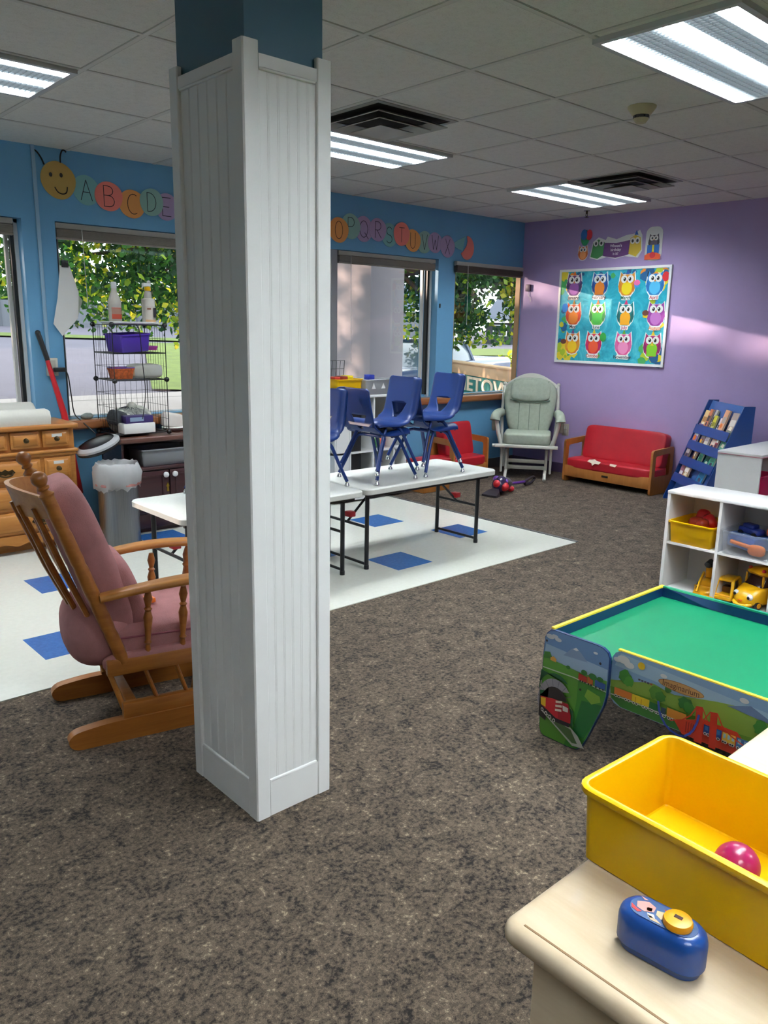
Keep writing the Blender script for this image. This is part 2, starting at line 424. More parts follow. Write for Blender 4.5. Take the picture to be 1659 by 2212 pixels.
def light(x, y, label, first=[None]):
    if first[0] is None:
        t = thing('ceiling_light', label, 'ceiling light', (x, y, H), group='fluorescent troffers in the ceiling')
        f = MB(); a, b = .595, .292
        f.ring([(-a, -b), (a, -b), (a, b), (-a, b)], [(-a + .025, -b + .025), (a - .025, -b + .025), (a - .025, b - .025), (-a + .025, b - .025)], .02, None, T(0, 0, -.0205))
        f.build('frame', mat('light_frame', 'c4c8c8', .4), t)
        MB().box((-a + .025, -b + .025, -.009), (a - .025, b - .025, -.004)).build('lens', M_lens, t)
        gr = MB()
        for k in range(46): x_ = -a + .03 + k * .0253; gr.box((x_ - .0012, -b + .026, -.017), (x_ + .0012, b - .026, -.0092))
        for k in range(20): y_ = -b + .03 + k * .028; gr.box((-a + .026, y_ - .0012, -.0165), (a - .026, y_ + .0012, -.0092))
        gr.build('grille', M_louvre, t)
        first[0] = t
    else:
        t = copy_tree(first[0]); t.location = (x, y, H); t['label'] = label
    return t
light(3.46, 1.72, 'large lit ceiling light nearest, in the upper right corner')
light(3.43, 4.13, 'lit ceiling light right beside the pillar, under the square vent')
light(5.87, 4.13, 'lit ceiling light farthest away, near the purple wall')
light(.99, 4.13, 'lit ceiling light at the left edge, above the blue wall')
for x, y, lb in ((3.43, -1.36, 'ceiling light behind the viewer on the right'), (1.6, .47, 'added unseen ceiling light above the viewer to brighten the pillar'), (2.9, .47, 'added unseen ceiling light right of the viewer for the pillar'), (-.23, -.75, 'added unseen ceiling light behind the viewer for the yellow bin'), (-2.67, 4.13, 'added unseen ceiling light left of the pillar as fill'), (5.87, -.75, 'ceiling light behind the viewer near the purple wall'), (.99, -3.19, 'ceiling light by the back wall')):  # unseen fixtures, several of them added as fill for the pillar and bin
    light(x, y, lb)

# air diffusers
M_vent = mat('vent_metal', '9c9c94', .45); M_vdark = mat('vent_throat', '181612', .8)
def vent(x, y, label):
    t = thing('air_vent', label, 'air vent', (x, y, H), group='square ceiling diffusers')
    sq = lambda a: [(-a, -a), (a, -a), (a, a), (-a, a)]
    MB().ring(sq(.292), sq(.262), .006, None, T(0, 0, -.007)).build('frame', M_vent, t)
    MB().box((-.262, -.262, -.003), (.262, .262, -.0005)).build('throat', M_vdark, t)
    for k, a in enumerate((.215, .15, .088)):
        m = MB(); z = -.012 - .012 * k
        if k < 2:
            m.loft([[(px, py, zz) for px, py in sq(q)] for q, zz in ((a + .038, z - .024), (a + .035, z - .028), (a - .03, z), (a - .028, z + .004), (a + .038, z - .024))], None, False, False, False)
        else:
            m.loft([[(px, py, zz) for px, py in sq(q)] for q, zz in ((.002, z + .01), (a - .06, z + .006), (a + .03, z - .026), (a + .034, z - .03), (.001, z - .03))], None, False, True, True)
        m.build('louvre', M_vent, t)
vent(3.126, 3.519, 'square ceiling diffuser above the light beside the pillar')
vent(5.565, 3.519, 'square ceiling diffuser farther away, beside the light near the purple wall')
# smoke detector and sprinklers
t = thing('smoke_detector', 'cream smoke detector hanging from the ceiling below the large light', 'smoke detector', (3.85, 2.38, H))
Mc = mat('cream_plastic', 'b8b08a', .5)
MB().lathe([(.07, 0), (.07, -.008), (.045, -.04), (.042, -.042)][::-1], 28).build('base', Mc, t)
v = MB()
for k in range(10): v.box((.030, -.010, -.056), (.0385, .010, -.042), None, RZ(k * 2 * PI / 10))
v.build('sensor_slot', M_black, t)
MB().lathe([(.001, -.078), (.024, -.077), (.038, -.058), (.038, -.055), (.033, -.055), (.033, -.042), (.001, -.042)], 28).build('cap', Mc, t)
for x, y, lb in ((6.68, 4.62, 'fire sprinkler head on the ceiling before the purple wall'), (3.25, 4.60, 'fire sprinkler head at the edge of the white pillar')):
    t = thing('sprinkler_head', lb, 'sprinkler', (x, y, H))
    MB().lathe([(.03, -.004), (.03, 0), (.001, 0)], 16).build('escutcheon', M_chrome, t)
    MB().tube([(0, 0, 0), (0, 0, -.03)], .01, 10).tube([(-.01, 0, -.03), (-.014, 0, -.045), (0, 0, -.06)], .003, 6).tube([(.01, 0, -.03), (.014, 0, -.045), (0, 0, -.06)], .003, 6).build('nozzle', mat('brass_dull', '5a4c38', .4, .8), t)
    MB().lathe([(.02, -.062), (.02, -.059), (.001, -.059)], 14).build('deflector', mat('brass_dull', '5a4c38', .4, .8), t)
# ------------------------------------------------------------------ things on the window wall
def BW(x, z, y=5.6): return frame((x, y, z), (1, 0, 0), (0, 0, 1))      # local x right, y up, z into the room
def PWL(y, z, x=7.0): return frame((x, y, z), (0, -1, 0), (0, 0, 1))
LET = {
 'A': [[(.1, 0), (.5, 1), (.9, 0)], [(.25, .4), (.75, .4)]],
 'B': [[(.15, 0), (.15, 1)], [(.15, 1)] + arc(.45, .77, .35, 90, -90, 8, .23) + [(.15, .54)], [(.15, .54)] + arc(.5, .27, .38, 90, -90, 8, .27) + [(.15, 0)]],
 'C': [arc(.6, .5, .45, 60, 300, 14, .5)],
 'D': [[(.15, 0), (.15, 1)], [(.15, 1)] + arc(.3, .5, .55, 90, -90, 10, .5) + [(.15, 0)]],
 'E': [[(.85, 1), (.15, 1), (.15, 0), (.85, 0)], [(.15, .5), (.7, .5)]],
 'O': [arc(.5, .5, .38, 0, 360, 20, .5)],
 'P': [[(.2, 0), (.2, 1)], [(.2, 1)] + arc(.5, .74, .35, 90, -90, 8, .26) + [(.2, .48)]],
 'Q': [arc(.5, .5, .42, 0, 360, 18, .48), [(.6, .3), (1, -.05)]],
 'R': [[(.2, 0), (.2, 1)], [(.2, 1)] + arc(.5, .74, .35, 90, -90, 8, .26) + [(.2, .48)], [(.4, .48), (.9, 0)]],
 'S': [arc(.5, .75, .32, 30, 270, 8, .25) + arc(.5, .25, .34, 90, -150, 8, .25)],
 'T': [[(.5, 0), (.5, .9)], [(.2, .9), (.8, .9)]],
 'U': [[(.2, 1), (.2, .3)] + arc(.5, .3, .3, 180, 360, 8, .3) + [(.8, 1)]],
 'V': [[(.15, 1), (.5, 0), (.85, 1)]],
 'W': [[(.05, 1), (.28, 0), (.5, .7), (.72, 0), (.95, 1)]],
 'X': [[(.2, 1), (.8, 0)], [(.8, 1), (.2, 0)]],
 'Z': [[(.2, 1), (.8, 1), (.2, 0), (.8, 0)]],
}
PAP = {'teal': mat('teal_paper', '84bcbc', .85), 'red': mat('coral_paper', 'f6877a', .85), 'orange': mat('orange_paper', 'eea25c', .85), 'mint': mat('mint_paper', '98c0b4', .85), 'lilac': mat('lilac_paper', 'b8a0c4', .85), 'gold': mat('gold_paper', 'bc9a54', .85)}
def paper_disc(m, r, mm, seed, z=0, ry=None):
    rnd = random.Random(seed); ph = rnd.random() * 6
    m.prism([(r * (1 + .03 * math.sin(2 * a + ph) + .015 * math.sin(3 * a)) * math.cos(a), (ry or r) * (1 + .03 * math.cos(2 * a + ph)) * math.sin(a)) for a in [2 * PI * k / 30 for k in range(30)]], .0012, mm, None, z)
CIR = [('A', 2.318, 2.328, 'teal', .094, 2), ('B', 2.472, 2.306, 'red', .098, 4), ('C', 2.640, 2.275, 'orange', .097, 3), ('D', 2.785, 2.302, 'mint', .092, 5), ('E', 2.90, 2.283, 'lilac', .092, 4),
       ('O', 4.49, 2.267, 'orange', .105, 5), ('P', 4.625, 2.309, 'mint', .105, 3), ('Q', 4.772, 2.300, 'lilac', .105, 2), ('R', 4.934, 2.308, 'lilac', .1, 4), ('S', 5.075, 2.276, 'teal', .1, 2),
       ('T', 5.222, 2.296, 'red', .102, 6), ('U', 5.365, 2.251, 'orange', .1, 5), ('V', 5.521, 2.25, 'mint', .1, 3), ('W', 5.66, 2.256, 'lilac', .095, 4), ('X', 5.83, 2.234, 'lilac', .1, 5)]
CN = {'teal': 'teal', 'red': 'coral red', 'orange': 'orange', 'mint': 'mint green', 'lilac': 'lilac'}
for L, x, z, c, r, lay in CIR:
    M = BW(x, z); M.translation.y -= .001 + lay * .0016
    t = thing('paper_circle', '%s paper circle lettered %s on the blue wall' % (CN[c], L), 'paper circle', group='alphabet caterpillar body circles')
    t.matrix_local = M
    d = MB(); paper_disc(d, r, PAP[c], ord(L)); d.build('paper_disc', None, t)
    s = MB(); q = r * .68
    for st in LET[L]: s.stroke([((a - .5) * q * 1.5, (b - .5) * q * 2) for a, b in st], .0045, M_ink, None, .0014, .0006)
    s.build('letter', None, t)
# folded circle before the red end circle
t = thing('paper_circle', 'teal paper circle folded over to a wedge, before the red end circle', 'paper circle', group='alphabet caterpillar body circles'); t.matrix_local = BW(6.0, 2.262, 5.596)
MB().prism([(-.1, .0), (-.03, .04), (.06, .075), (.085, .09), (.07, .03), (.05, -.05), (-.01, -.04), (-.07, -.02)], .002, PAP['teal']).build('paper_wedge', None, t)
t = thing('paper_circle', 'coral red crescent paper circle at the right end of the alphabet', 'paper circle', group='alphabet caterpillar body circles'); t.matrix_local = BW(6.10, 2.242, 5.592)
MB().prism([(.0, .11)] + arc(.01, 0, .1, 85, -150, 14, .112) + [(-.04, -.03), (.0, .02), (.012, .06)], .0015, PAP['red']).build('paper_crescent', None, t)
t = thing('caterpillar_head', 'gold paper caterpillar head with smiling face and black antennae', 'wall decoration'); t.matrix_local = BW(2.135, 2.367, 5.594)
d = MB(); paper_disc(d, .112, PAP['gold'], 3, 0, .118); d.build('paper_face', None, t)
for x, y in ((-.048, .03), (.02, .034)): MB().prism(ell(.011, .014, 14, x, y), .0008, M_black, None, .0014).build('eye', None, t)
MB().stroke(smooth_path([(-.026, -.045, 0), (-.008, -.072, 0), (.022, -.082, 0), (.048, -.07, 0), (.056, -.036, 0)], 5) and [(p[0], p[1]) for p in smooth_path([(-.026, -.045, 0), (-.008, -.072, 0), (.022, -.082, 0), (.048, -.07, 0), (.056, -.036, 0)], 5)], .007, M_black, None, .0014, .0008).build('mouth', None, t)
for pts in ([(-.085, .085), (-.1, .12), (-.125, .155), (-.15, .17)], [(.02, .11), (.022, .15), (.035, .185), (.05, .19), (.062, .18)]):
    MB().tube(smooth_path([(a, b, .004) for a, b in pts], 5), .005, 8).build('antenna', M_black, t)
# raceway, outlet, plug and cord
t = MB().rb((1.971, 5.585, 1.22), (1.995, 5.6, H), .004, 2).build('wire_raceway', mat('raceway_paint', '9cc0d8', .45))
tag(t, 'thin pale vertical wire raceway running from ceiling to outlet', 'wire raceway')
t = thing('wall_outlet', 'white surface outlet box below the pale raceway on the blue wall', 'outlet', (2.0, 5.6, 1.165))
MB().rb((-.036, -.034, -.06), (.036, 0, .06), .004, 2).build('outlet_box', mat('ivory_plastic', 'd6d6c8', .4), t)
MB().rb((-.02, -.037, -.045), (.02, -.033, .045), .004, 2).build('receptacle', mat('ivory_dark', 'bcbcae', .4), t)
t = thing('power_cord', 'black plug and cord hanging from the outlet beside the red pole', 'cord', (2.02, 5.565, 1.15))
MB().rb((-.02, -.03, -.018), (.055, .004, .012), .006, 2).build('plug', M_black, t)
MB().tube(smooth_path([(.055, -.012, -.006), (.075, -.01, -.05), (.09, .0, -.18), (.105, .01, -.3), (.125, -.03, -.345), (.17, -.07, -.40), (.2, -.10, -.44)], 6), .004, 6).build('cable', M_black, t)
# long red pole with black grip, leaning
t = thing('red_pole', 'long red pole with black grip leaning on the blue wall', 'pole', (2.05, 5.46, .3))
MB().tube([(.03, 0, 0), (-.02, .045, .55), (-.09, .1, .93)], [.026, .022, .014], 12).build('shaft', M_red, t)
MB().tube([(-.085, .096, .91), (-.125, .125, 1.09)], [.016, .017], 12).ball((-.125, .125, 1.09), .018).build('grip', M_black, t)
# hanging papers
def sheet(pts, y, m, label, nm='hanging_paper', bend=.02):
    t = thing(nm, label, 'paper', (pts[0][0], y, pts[0][1])); o = MB()
    q = [(a - pts[0][0], 0, b - pts[0][1]) for a, b in pts]
    o.loft([[(a, -.001, c) for a, _, c in q], [(a, 0, c) for a, _, c in q]], m, False)
    o.build('sheet', None, t); return t
p = sheet([(2.10, 1.83), (2.165, 1.83), (2.215, 1.66), (2.2, 1.49), (2.085, 1.37), (2.03, 1.45), (2.07, 1.62)], 5.58, M_paper, 'white paper sheet hanging by a black clip at the window edge')
MB().rb((.01, -.012, -.01), (.055, .006, .035), .003, 2).build('clip', M_black, p)
sheet([(2.205, 1.7), (2.27, 1.61), (2.23, 1.5), (2.19, 1.46)], 5.66, mat('film', 'd8dccc', .5, transl=.5), 'small pale sheet stuck on the glass beside the hanging paper')
t = MB().rb((5.75, 5.592, 1.66), (5.765, 5.6, 1.7), .003, 2).build('wall_sensor', M_black); tag(t, 'tiny black sensor on the blue strip between the windows', 'sensor')
t = thing('corner_sensor', 'small dark box with white cord on the purple wall by the window', 'wall box', (7, 5.5, 1.9))  # dark sensor box with its cord
MB().rb((-.025, -.03, -.035), (0, .03, .035), .004, 2).build('case', mat('dark_purple_plastic', '40304c', .5), t)
MB().tube([(-.012, .0, -.035), (-.012, -.01, -.08), (-.012, -.03, -.1), (-.012, -.04, -.14)], .003, 6).build('cord', M_white, t)
t = thing('wall_outlet', 'beige outlet plate on the purple wall beside the green rocker', 'outlet', (7, 4.914, .457))
MB().rb((-.008, -.04, -.062), (0, .04, .062), .004, 2).build('plate', mat('beige_plate', 'b0a898', .45), t)
for z in (-.022, .022): MB().rb((-.011, -.017, z - .016), (-.007, .017, z + .016), .004, 2).build('receptacle', mat('ivory_dark', 'bcbcae', .4), t)

# ------------------------------------------------------------------ birthday board and owls on the purple wall
t = thing('bulletin_board', 'white framed board with crinkled teal backing under the birthday banner', 'bulletin board'); t.matrix_local = PWL(4.487, 1.607, 6.999)
W, HH = 1.205, .895
m = ramp_mat('teal_foil', [(.3, '1690ae'), (.5, '2cb0c6'), (.68, '5cccd8')], 5, 8, .3, .5, dist=.01, distort=1.5)
b = MB().box((-W / 2, -HH / 2, 0), (W / 2, HH / 2, .012), m)
rnd = random.Random(4); SP = [mat('splash_' + n, c, .5) for n, c in (('lime', 'b4cc30'), ('yellow', 'ecd838'), ('orange', 'f0902c'), ('green', '4cae60'), ('navy', '1c5c8c'))]
for cx, cy, n in ((-.5, .36, 26), (.5, .36, 26), (-.5, -.36, 26), (.5, -.36, 26), (-.56, 0, 14), (.56, 0, 14), (-.2, .42, 8), (.15, .42, 8), (-.1, -.42, 6)):
    for k in range(n):
        x = cx + rnd.gauss(0, .06 if abs(cx) > .3 else .1); y = cy + rnd.gauss(0, .05 if abs(cy) > .1 else .14)
        if abs(x) > .575 or abs(y) > .42: continue
        r = .016 + rnd.random() * (.045 if abs(cx) > .3 else .02)
        b.prism([(x + r * (.7 + .5 * rnd.random()) * math.cos(a), y + r * (.7 + .5 * rnd.random()) * math.sin(a)) for a in [2 * PI * q / 9 for q in range(9)]], .0004, SP[rnd.choice((0, 0, 1, 1, 2, 3, 4) if abs(cx) > .3 else (4, 4, 3))], None, .012 + .0001 * k)
b.build('backing', None, t)
o_ = [(-W / 2 - .012, -HH / 2 - .012), (W / 2 + .012, -HH / 2 - .012), (W / 2 + .012, HH / 2 + .012), (-W / 2 - .012, HH / 2 + .012)]
i_ = [(-W / 2 + .012, -HH / 2 + .012), (W / 2 - .012, -HH / 2 + .012), (W / 2 - .012, HH / 2 - .012), (-W / 2 + .012, HH / 2 - .012)]
MB().ring(o_, i_, .02).build('frame', M_white, t)
def cm(c): return mat('owl_print_' + c, c, .6)
def owl(m, body, wing, belly, eye='101014', z=0, s=1.0, brow=None):
    """front view owl print: local x right, y up, about .2 wide and .23 tall"""
    k = lambda pts: [(a * s, b * s) for a, b in pts]
    bodyp = [(-.07, .11), (-.045, .085), (0, .09), (.045, .085), (.07, .11), (.078, .06), (.085, 0), (.075, -.06), (.045, -.1), (0, -.11), (-.045, -.1), (-.075, -.06), (-.085, 0), (-.078, .06)]
    m.prism(k([(a * 1.13, b * 1.1) for a, b in bodyp]), .001, M_paper, None, z)
    m.prism(k(bodyp), .0005, cm(body), None, z + .001)
    for sx in (-1, 1): m.prism(k([(sx * .085, .03), (sx * .092, -.02), (sx * .075, -.075), (sx * .055, -.05), (sx * .06, .0)]), .0005, cm(wing), None, z + .0016)
    m.prism(k(arc(0, -.035, .056, 0, 360, 20, .062)[:-1]), .0005, cm(belly), None, z + .0016)
    for sx in (-1, 1):
        m.prism(k(ell(.034, .036, 18, sx * .034, .048)), .0004, M_paper, None, z + .0022 + .0001 * sx)
        m.prism(k(ell(.014, .018, 14, sx * .028, .047)), .0004, cm(eye), None, z + .0029)
        m.prism(k(ell(.004, .006, 8, sx * .028 - .005, .054)), .0003, M_paper, None, z + .0034)
    m.prism(k([(-.01, .032), (.01, .032), (0, .008)]), .0004, cm('e89030'), None, z + .0036)
OW = [('January', '6a3c78', '43345c', '9a5aa8', 4.92, 1.915, 'f08030', 'purple owl cutout named January'), ('February', '2c5ca8', '24488c', 'f08a2c', 4.622, 1.914, '', 'blue owl cutout with orange belly named February'), ('March', 'e8982c', 'd88424', 'f4dc1c', 4.322, 1.906, '2c5ca8', 'yellow owl cutout with party hat and cupcake named March'), ('April', '2c84c8', '1c70b8', '50bce8', 4.03, 1.905, '', 'light blue owl cutout with red balloon named April'),
      ('May', 'e8602c', 'd0482c', 'f08c34', 4.906, 1.632, 'b08030', 'orange owl cutout with blue balloon named May'), ('June', '50b43c', '2c7c3c', '3cac40', 4.626, 1.630, 'f07030', 'green owl cutout named June'), ('July', '1c8080', '146464', 'f8b024', 4.313, 1.628, 'e83c78', 'dark teal owl cutout with gold belly named July'), ('August', '9c3ca0', 'a048a8', 'c878c8', 3.993, 1.628, '3c98d8', 'lilac owl cutout holding a cupcake named August'),
      ('', 'e8842c', 'e8a02c', 'f8cc1c', 4.897, 1.347, '84508c', 'yellow orange owl cutout holding a cupcake, no month name, lower left'), ('October', 'd8283c', 'c82468', 'f05c34', 4.645, 1.350, 'f0d02c', 'red owl cutout with green balloon named October'), ('November', 'e85898', 'e070a8', 'f494c4', 4.31, 1.350, '6cb43c', 'pink owl cutout named November'), ('', 'b82470', '8c1c60', '84cc2c', 4.003, 1.343, 'f0d02c', 'magenta owl cutout holding a green gift, no month name, lower right')]
for n_, bo, wi, be, y, z, hat, lb in OW:
    t = thing('owl_cutout', lb + ' on the teal board' if len(lb.split()) < 12 else lb, 'owl cutout', group='month owls on the birthday board'); t.matrix_local = PWL(y, z, 6.986)
    m = MB(); owl(m, bo, wi, be, z=.0005)
    if hat: m.prism([(-.02, .092), (.02, .092), (0, .14)], .0006, cm(hat), None, .0022)
    if 'balloon' in lb:
        c = {'April': 'e0282c', 'May': '2c84d8', 'October': '38a848'}[n_]; sx = -1 if n_ == 'May' else 1
        m.prism(ell(.036, .044, 18, sx * .105, .06), .0008, cm(c), None, .0042)
    if 'cupcake' in lb:
        sx = 1 if n_ == 'March' else -1
        m.prism([(sx * .085, -.035), (sx * .13, -.03), (sx * .135, .0), (sx * .08, -.005)], .0008, cm('f0d02c' if sx < 0 else '3c98d8'), None, .0042)
        m.prism(ell(.034, .026, 14, sx * .107, .012), .0008, cm('f070a8' if sx > 0 else '6c3c30'), None, .0044)
    if 'gift' in lb or n_ in ('July', 'February'):
        m.prism([(-.05, -.1), (.05, -.1), (.05, 0), (-.05, 0)], .0006, cm(be), None, .0044)
        if 'gift' in lb: m.prism([(-.02, 0), (0, .02), (.02, 0)], .0006, cm('f0d02c'), None, .0046)
    m.build('cutout', None, t)
    if n_:
        lw = .014 * len(n_) + .03
        a = MB().prism(rr(lw, .042, .012, 3, 0, -.125), .001, M_paper, None, .0046).build('name_strip', None, t)
        text_obj('month_name', n_, .046, cm({'April': 'c8283c', 'July': 'c83c78', 'August': 'e8903c', 'October': 'c8482c', 'March': '2c6c5c', 'June': '2c5c6c'}.get(n_, '2c2438')), t, T(0, -.126, .0058), .0003, .95, bold=.0006)
# banner and two bigger owls
t = thing('birthday_banner', 'purple birthday question banner held by two owls above the board', 'wall banner'); t.matrix_local = PWL(4.48, 2.265, 6.996)
m = MB()
m.prism([(-.29, -.1), (-.26, .05), (-.2, .09), (-.12, .06), (-.1, .09), (0, .06), (.1, .09), (.2, .1), (.24, .13), (.27, .08), (.28, -.06), (.24, -.12), (.1, -.1), (0, -.12), (-.1, -.1), (-.2, -.12)], .001, M_paper)
m.prism([(-.2, -.07), (-.2, .04), (0, .025), (.2, .05), (.2, -.07), (.1, -.095), (0, -.11), (-.1, -.095)], .0006, cm('5c3068'), None, .0012)
m.prism([(-.28, -.09), (-.255, .04), (-.2, .07), (-.13, .04), (-.14, -.08), (-.2, -.11)], .0006, cm('3c7c44'), None, .002)
m.prism([(.14, -.08), (.15, .06), (.2, .085), (.255, .06), (.27, -.05), (.22, -.11)], .0006, cm('d8b83c'), None, .002)
for x, c in ((-.225, '1'), (-.165, '1'), (.175, '2'), (.225, '2')):
    m.prism(ell(.026, .03, 16, x, .035), .0005, M_paper, None, .003); m.prism(ell(.012, .015, 12, x, .033), .0005, M_black, None, .0036)
m.prism([(.19, .085), (.23, .085), (.21, .13)], .0006, cm('2c5ca8'), None, .003)
m.build('banner_card', None, t)
text_obj('banner_text', "Whooo's\nbirthday\nis it?", .036, M_paper, t, T(0, -.036, .0036), .0003, .95, bold=.0008)
t = thing('owl_cutout', 'orange owl cutout flying with balloons, left of the birthday banner', 'owl cutout'); t.matrix_local = PWL(4.85, 2.22, 6.996)
m = MB(); owl(m, 'e07c3c', 'c86430', 'f0a060', z=0, s=.62)
m.prism(ell(.05, .075, 18, .015, .14), .001, cm('2c8c5c'), None, .001); m.prism(ell(.035, .05, 18, .06, .165), .001, cm('d82c38'), None, .0022); m.prism(ell(.036, .05, 18, .0, .17), .001, cm('2c6cb8'), None, .0034)
m.stroke([(.015, .07), (.01, .12)], .003, M_paper, None, .001); m.build('cutout', None, t)
t = thing('owl_cutout', 'dark owl cutout with blue gift, right of the birthday banner', 'owl cutout'); t.matrix_local = PWL(4.085, 2.28, 6.996)
m = MB(); m.prism(rr(.17, .3, .06, 5, 0, -.02), .001, M_paper); owl(m, '4c4450', '38323c', '5c5462', z=.001, s=.62)
m.prism([(-.06, -.13), (.06, -.13), (.06, -.03), (-.06, -.03)], .0008, cm('2c6cb8'), None, .006); m.prism([(-.01, -.13), (.01, -.13), (.01, -.03), (-.01, -.03)], .0008, cm('f0d02c'), None, .007)
m.prism([(-.08, -.16), (.08, -.16), (.08, -.12), (.04, -.1), (-.04, -.1), (-.08, -.12)], .0008, cm('e0582c'), None, .0078); m.prism(ell(.03, .028, 12, 0, -.12), .0006, cm('c82434'), None, .0088)
m.build('cutout', None, t)
# ------------------------------------------------------------------ folding tables and stacked chairs
M_tabletop = mat('speckled_table_top', 'dadcd6', .45, var=.04, vs=90, bump=.2, bs=300)
def folding_table(x0, x1, y0, y1, zt, label):
    t = thing('folding_table', label, 'table', ((x0 + x1) / 2, (y0 + y1) / 2, 0), group='white folding tables on the vinyl floor')
    a, b = (x1 - x0) / 2, (y1 - y0) / 2
    m = MB(); L = []
    for d, z in ((-.012, zt - .04), (0, zt - .034), (0, zt - .008), (-.006, zt - .001), (-.012, zt)):
        L.append([(px, py, z) for px, py in rr(2 * a + 2 * d, 2 * b + 2 * d, .045 + d, 6)])
    m.loft(L); m.build('table_top', M_tabletop, t)
    MB().box((-a + .04, -b + .05, zt - .062), (a - .04, -b + .065, zt - .04)).box((-a + .04, b - .065, zt - .062), (a - .04, b - .05, zt - .04)).build('frame_rail', M_blackmetal, t)
    for s in (-1, 1):
        X = s * (a - .085)
        for q in (-1, 1):
            MB().tube([(X, q * .19, 0), (X, q * .19, zt - .05)], .0135, 12).lathe([(.0155, 0), (.0155, .03)], 12, None, T(X, q * .19, 0)).build('leg', M_blackmetal, t)
        for z in (.035, .27): MB().tube([(X, -.19, z), (X, .19, z)], .009, 10).build('crossbar', M_blackmetal, t)
        MB().tube([(X, 0, .27), (X - s * .13, 0, .385), (X - s * .25, 0, zt - .05)], .008, 8).box((min(X - s * .26, X - s * .24), -b + .06, zt - .062), (max(X - s * .26, X - s * .24), b - .06, zt - .045)).build('folding_brace', M_blackmetal, t)
        MB().rb((X - s * .02 - .02, -.028, .30), (X - s * .02 + .028, .028, .335), .006, 2).build('latch', M_red, t)
    return t
folding_table(3.02, 4.2, 3.48, 4.06, .53, 'white folding table on the right, carrying two pairs of stacked blue chairs')
folding_table(1.815, 3.0, 3.475, 4.07, .53, 'white folding table on the left, partly behind the white pillar')

def chair_shell():
    # centre line of the shell in (x, z): seat front edge -> seat back -> top of the backrest
    cl = smooth_path([(.165, .285, 0), (.155, .312, 0), (.12, .322, 0), (.04, .312, 0), (-.06, .302, 0), (-.115, .312, 0), (-.148, .345, 0), (-.165, .40, 0), (-.182, .47, 0), (-.196, .54, 0), (-.2, .575, 0)], 5)
    N = len(cl); NU = 24; vs = []; fs = []
    hi0, hi1 = 27, 36                     # rows of the triangular hand hole
    for i, (x, z, _) in enumerate(cl):
        a = cl[max(i - 1, 0)]; b = cl[min(i + 1, N - 1)]
        tx, tz = b[0] - a[0], b[1] - a[1]; l = math.hypot(tx, tz); nx, nz = tz / l, -tx / l        # points away from the sitter's body side
        v = i / (N - 1)
        w = .152 if v < .45 else .152 - .006 * (v - .45) / .55
        if v < .12: w -= .03 * (1 - v / .12) ** 2
        if v > .93: w -= .03 * ((v - .93) / .07) ** 2
        hw = None
        if hi0 <= i <= hi1: hw = .010 + .06 * (i - hi0) / (hi1 - hi0)
        for j in range(NU + 1):
            u = -1 + 2 * j / NU; au = abs(u)
            y = u * w
            if hw is not None:
                y = math.copysign(au / .25 * hw if au <= .25 else hw + (au - .25) / .75 * (w - hw), u)
            edge = max(0, (abs(y) / w - .72) / .28)
            off = -.034 * edge ** 2 * (.6 + .4 * min(1, abs(v - .4) / .2)) + .012 * (abs(y) / w) ** 2 * (v > .5)
            up = .018 * max(0, 1 - abs(v - .5) / .15) * edge
            vs.append((x - nx * off * -1 + up * .4, y, z - nz * off * -1 + up))
    for i in range(N - 1):
        for j in range(NU):
            if hi0 <= i < hi1 and NU * .375 <= j < NU * .625: continue
            fs.append((i * (NU + 1) + j, i * (NU + 1) + j + 1, (i + 1) * (NU + 1) + j + 1, (i + 1) * (NU + 1) + j))
    m = MB(); m.add(vs, fs, None, True); return m
GC = 'blue plastic chairs stacked on the folding tables'
def make_chair(label):
    t = thing('school_chair', label, 'chair', group=GC)
    o = chair_shell().build('seat_shell', M_blueplastic, t, ang=60)
    md = o.modifiers.new('thickness', 'SOLIDIFY'); md.thickness = .007; md.offset = 0
    for sx in (-1, 1):
        MB().tube(smooth_path([(sx * .03, -.1, .272), (sx * .05, -.06, .277), (sx * .05, .06, .277), (sx * .03, .1, .272)], 5), .0105, 10).build('brace', M_blueplastic, t)
        for sy in (-1, 1):
            p = smooth_path([(sx * .04, sy * .075, .277), (sx * .055, sy * .115, .268), (sx * .078, sy * .128, .235), (sx * .12, sy * .147, .14), (sx * .168, sy * .175, .03)], 5)
            leg = MB().tube(p, .0105, 10).build('leg', M_blueplastic, t)
            q = p[-1]; d = (Vector(p[-1]) - Vector(p[-4])).normalized(); e = Vector(q) - d * .03
            MB().tube([tuple(e), q], .0085, 10).lathe([(.013, 0), (.015, .004), (.012, .014), (.007, .024)], 12, None, T(q[0], q[1], 0)).build('foot', M_chrome, leg)
    return t
M_seat = make_chair('')
first = [True]
def put_chair(x, y, z, rz, label):
    c = M_seat if first[0] else copy_tree(M_seat)
    first[0] = False; c.location = (x, y, z); c.rotation_euler = (0, 0, rz); c['label'] = label; return c
ZT = .5305
put_chair(3.32, 3.735, ZT, R(2), 'lower blue chair with its back to the viewer, left stack on the right table')
put_chair(3.325, 3.725, ZT + .058, R(180), 'upper blue chair facing left, front stack in the middle of the right table')
put_chair(3.76, 3.735, ZT, R(-2), 'lower blue chair half hidden, bottom of the far right stack')
put_chair(3.735, 3.735, ZT + .07, R(178), 'upper blue chair facing left, top of the far right stack')
put_chair(2.775, 3.745, ZT, R(200), 'blue chair with glossy edge half hidden by the right edge of the pillar')
put_chair(2.31, 3.86, ZT, R(183), 'blue chair on the left table, only its chrome foot beside the pillar shows')

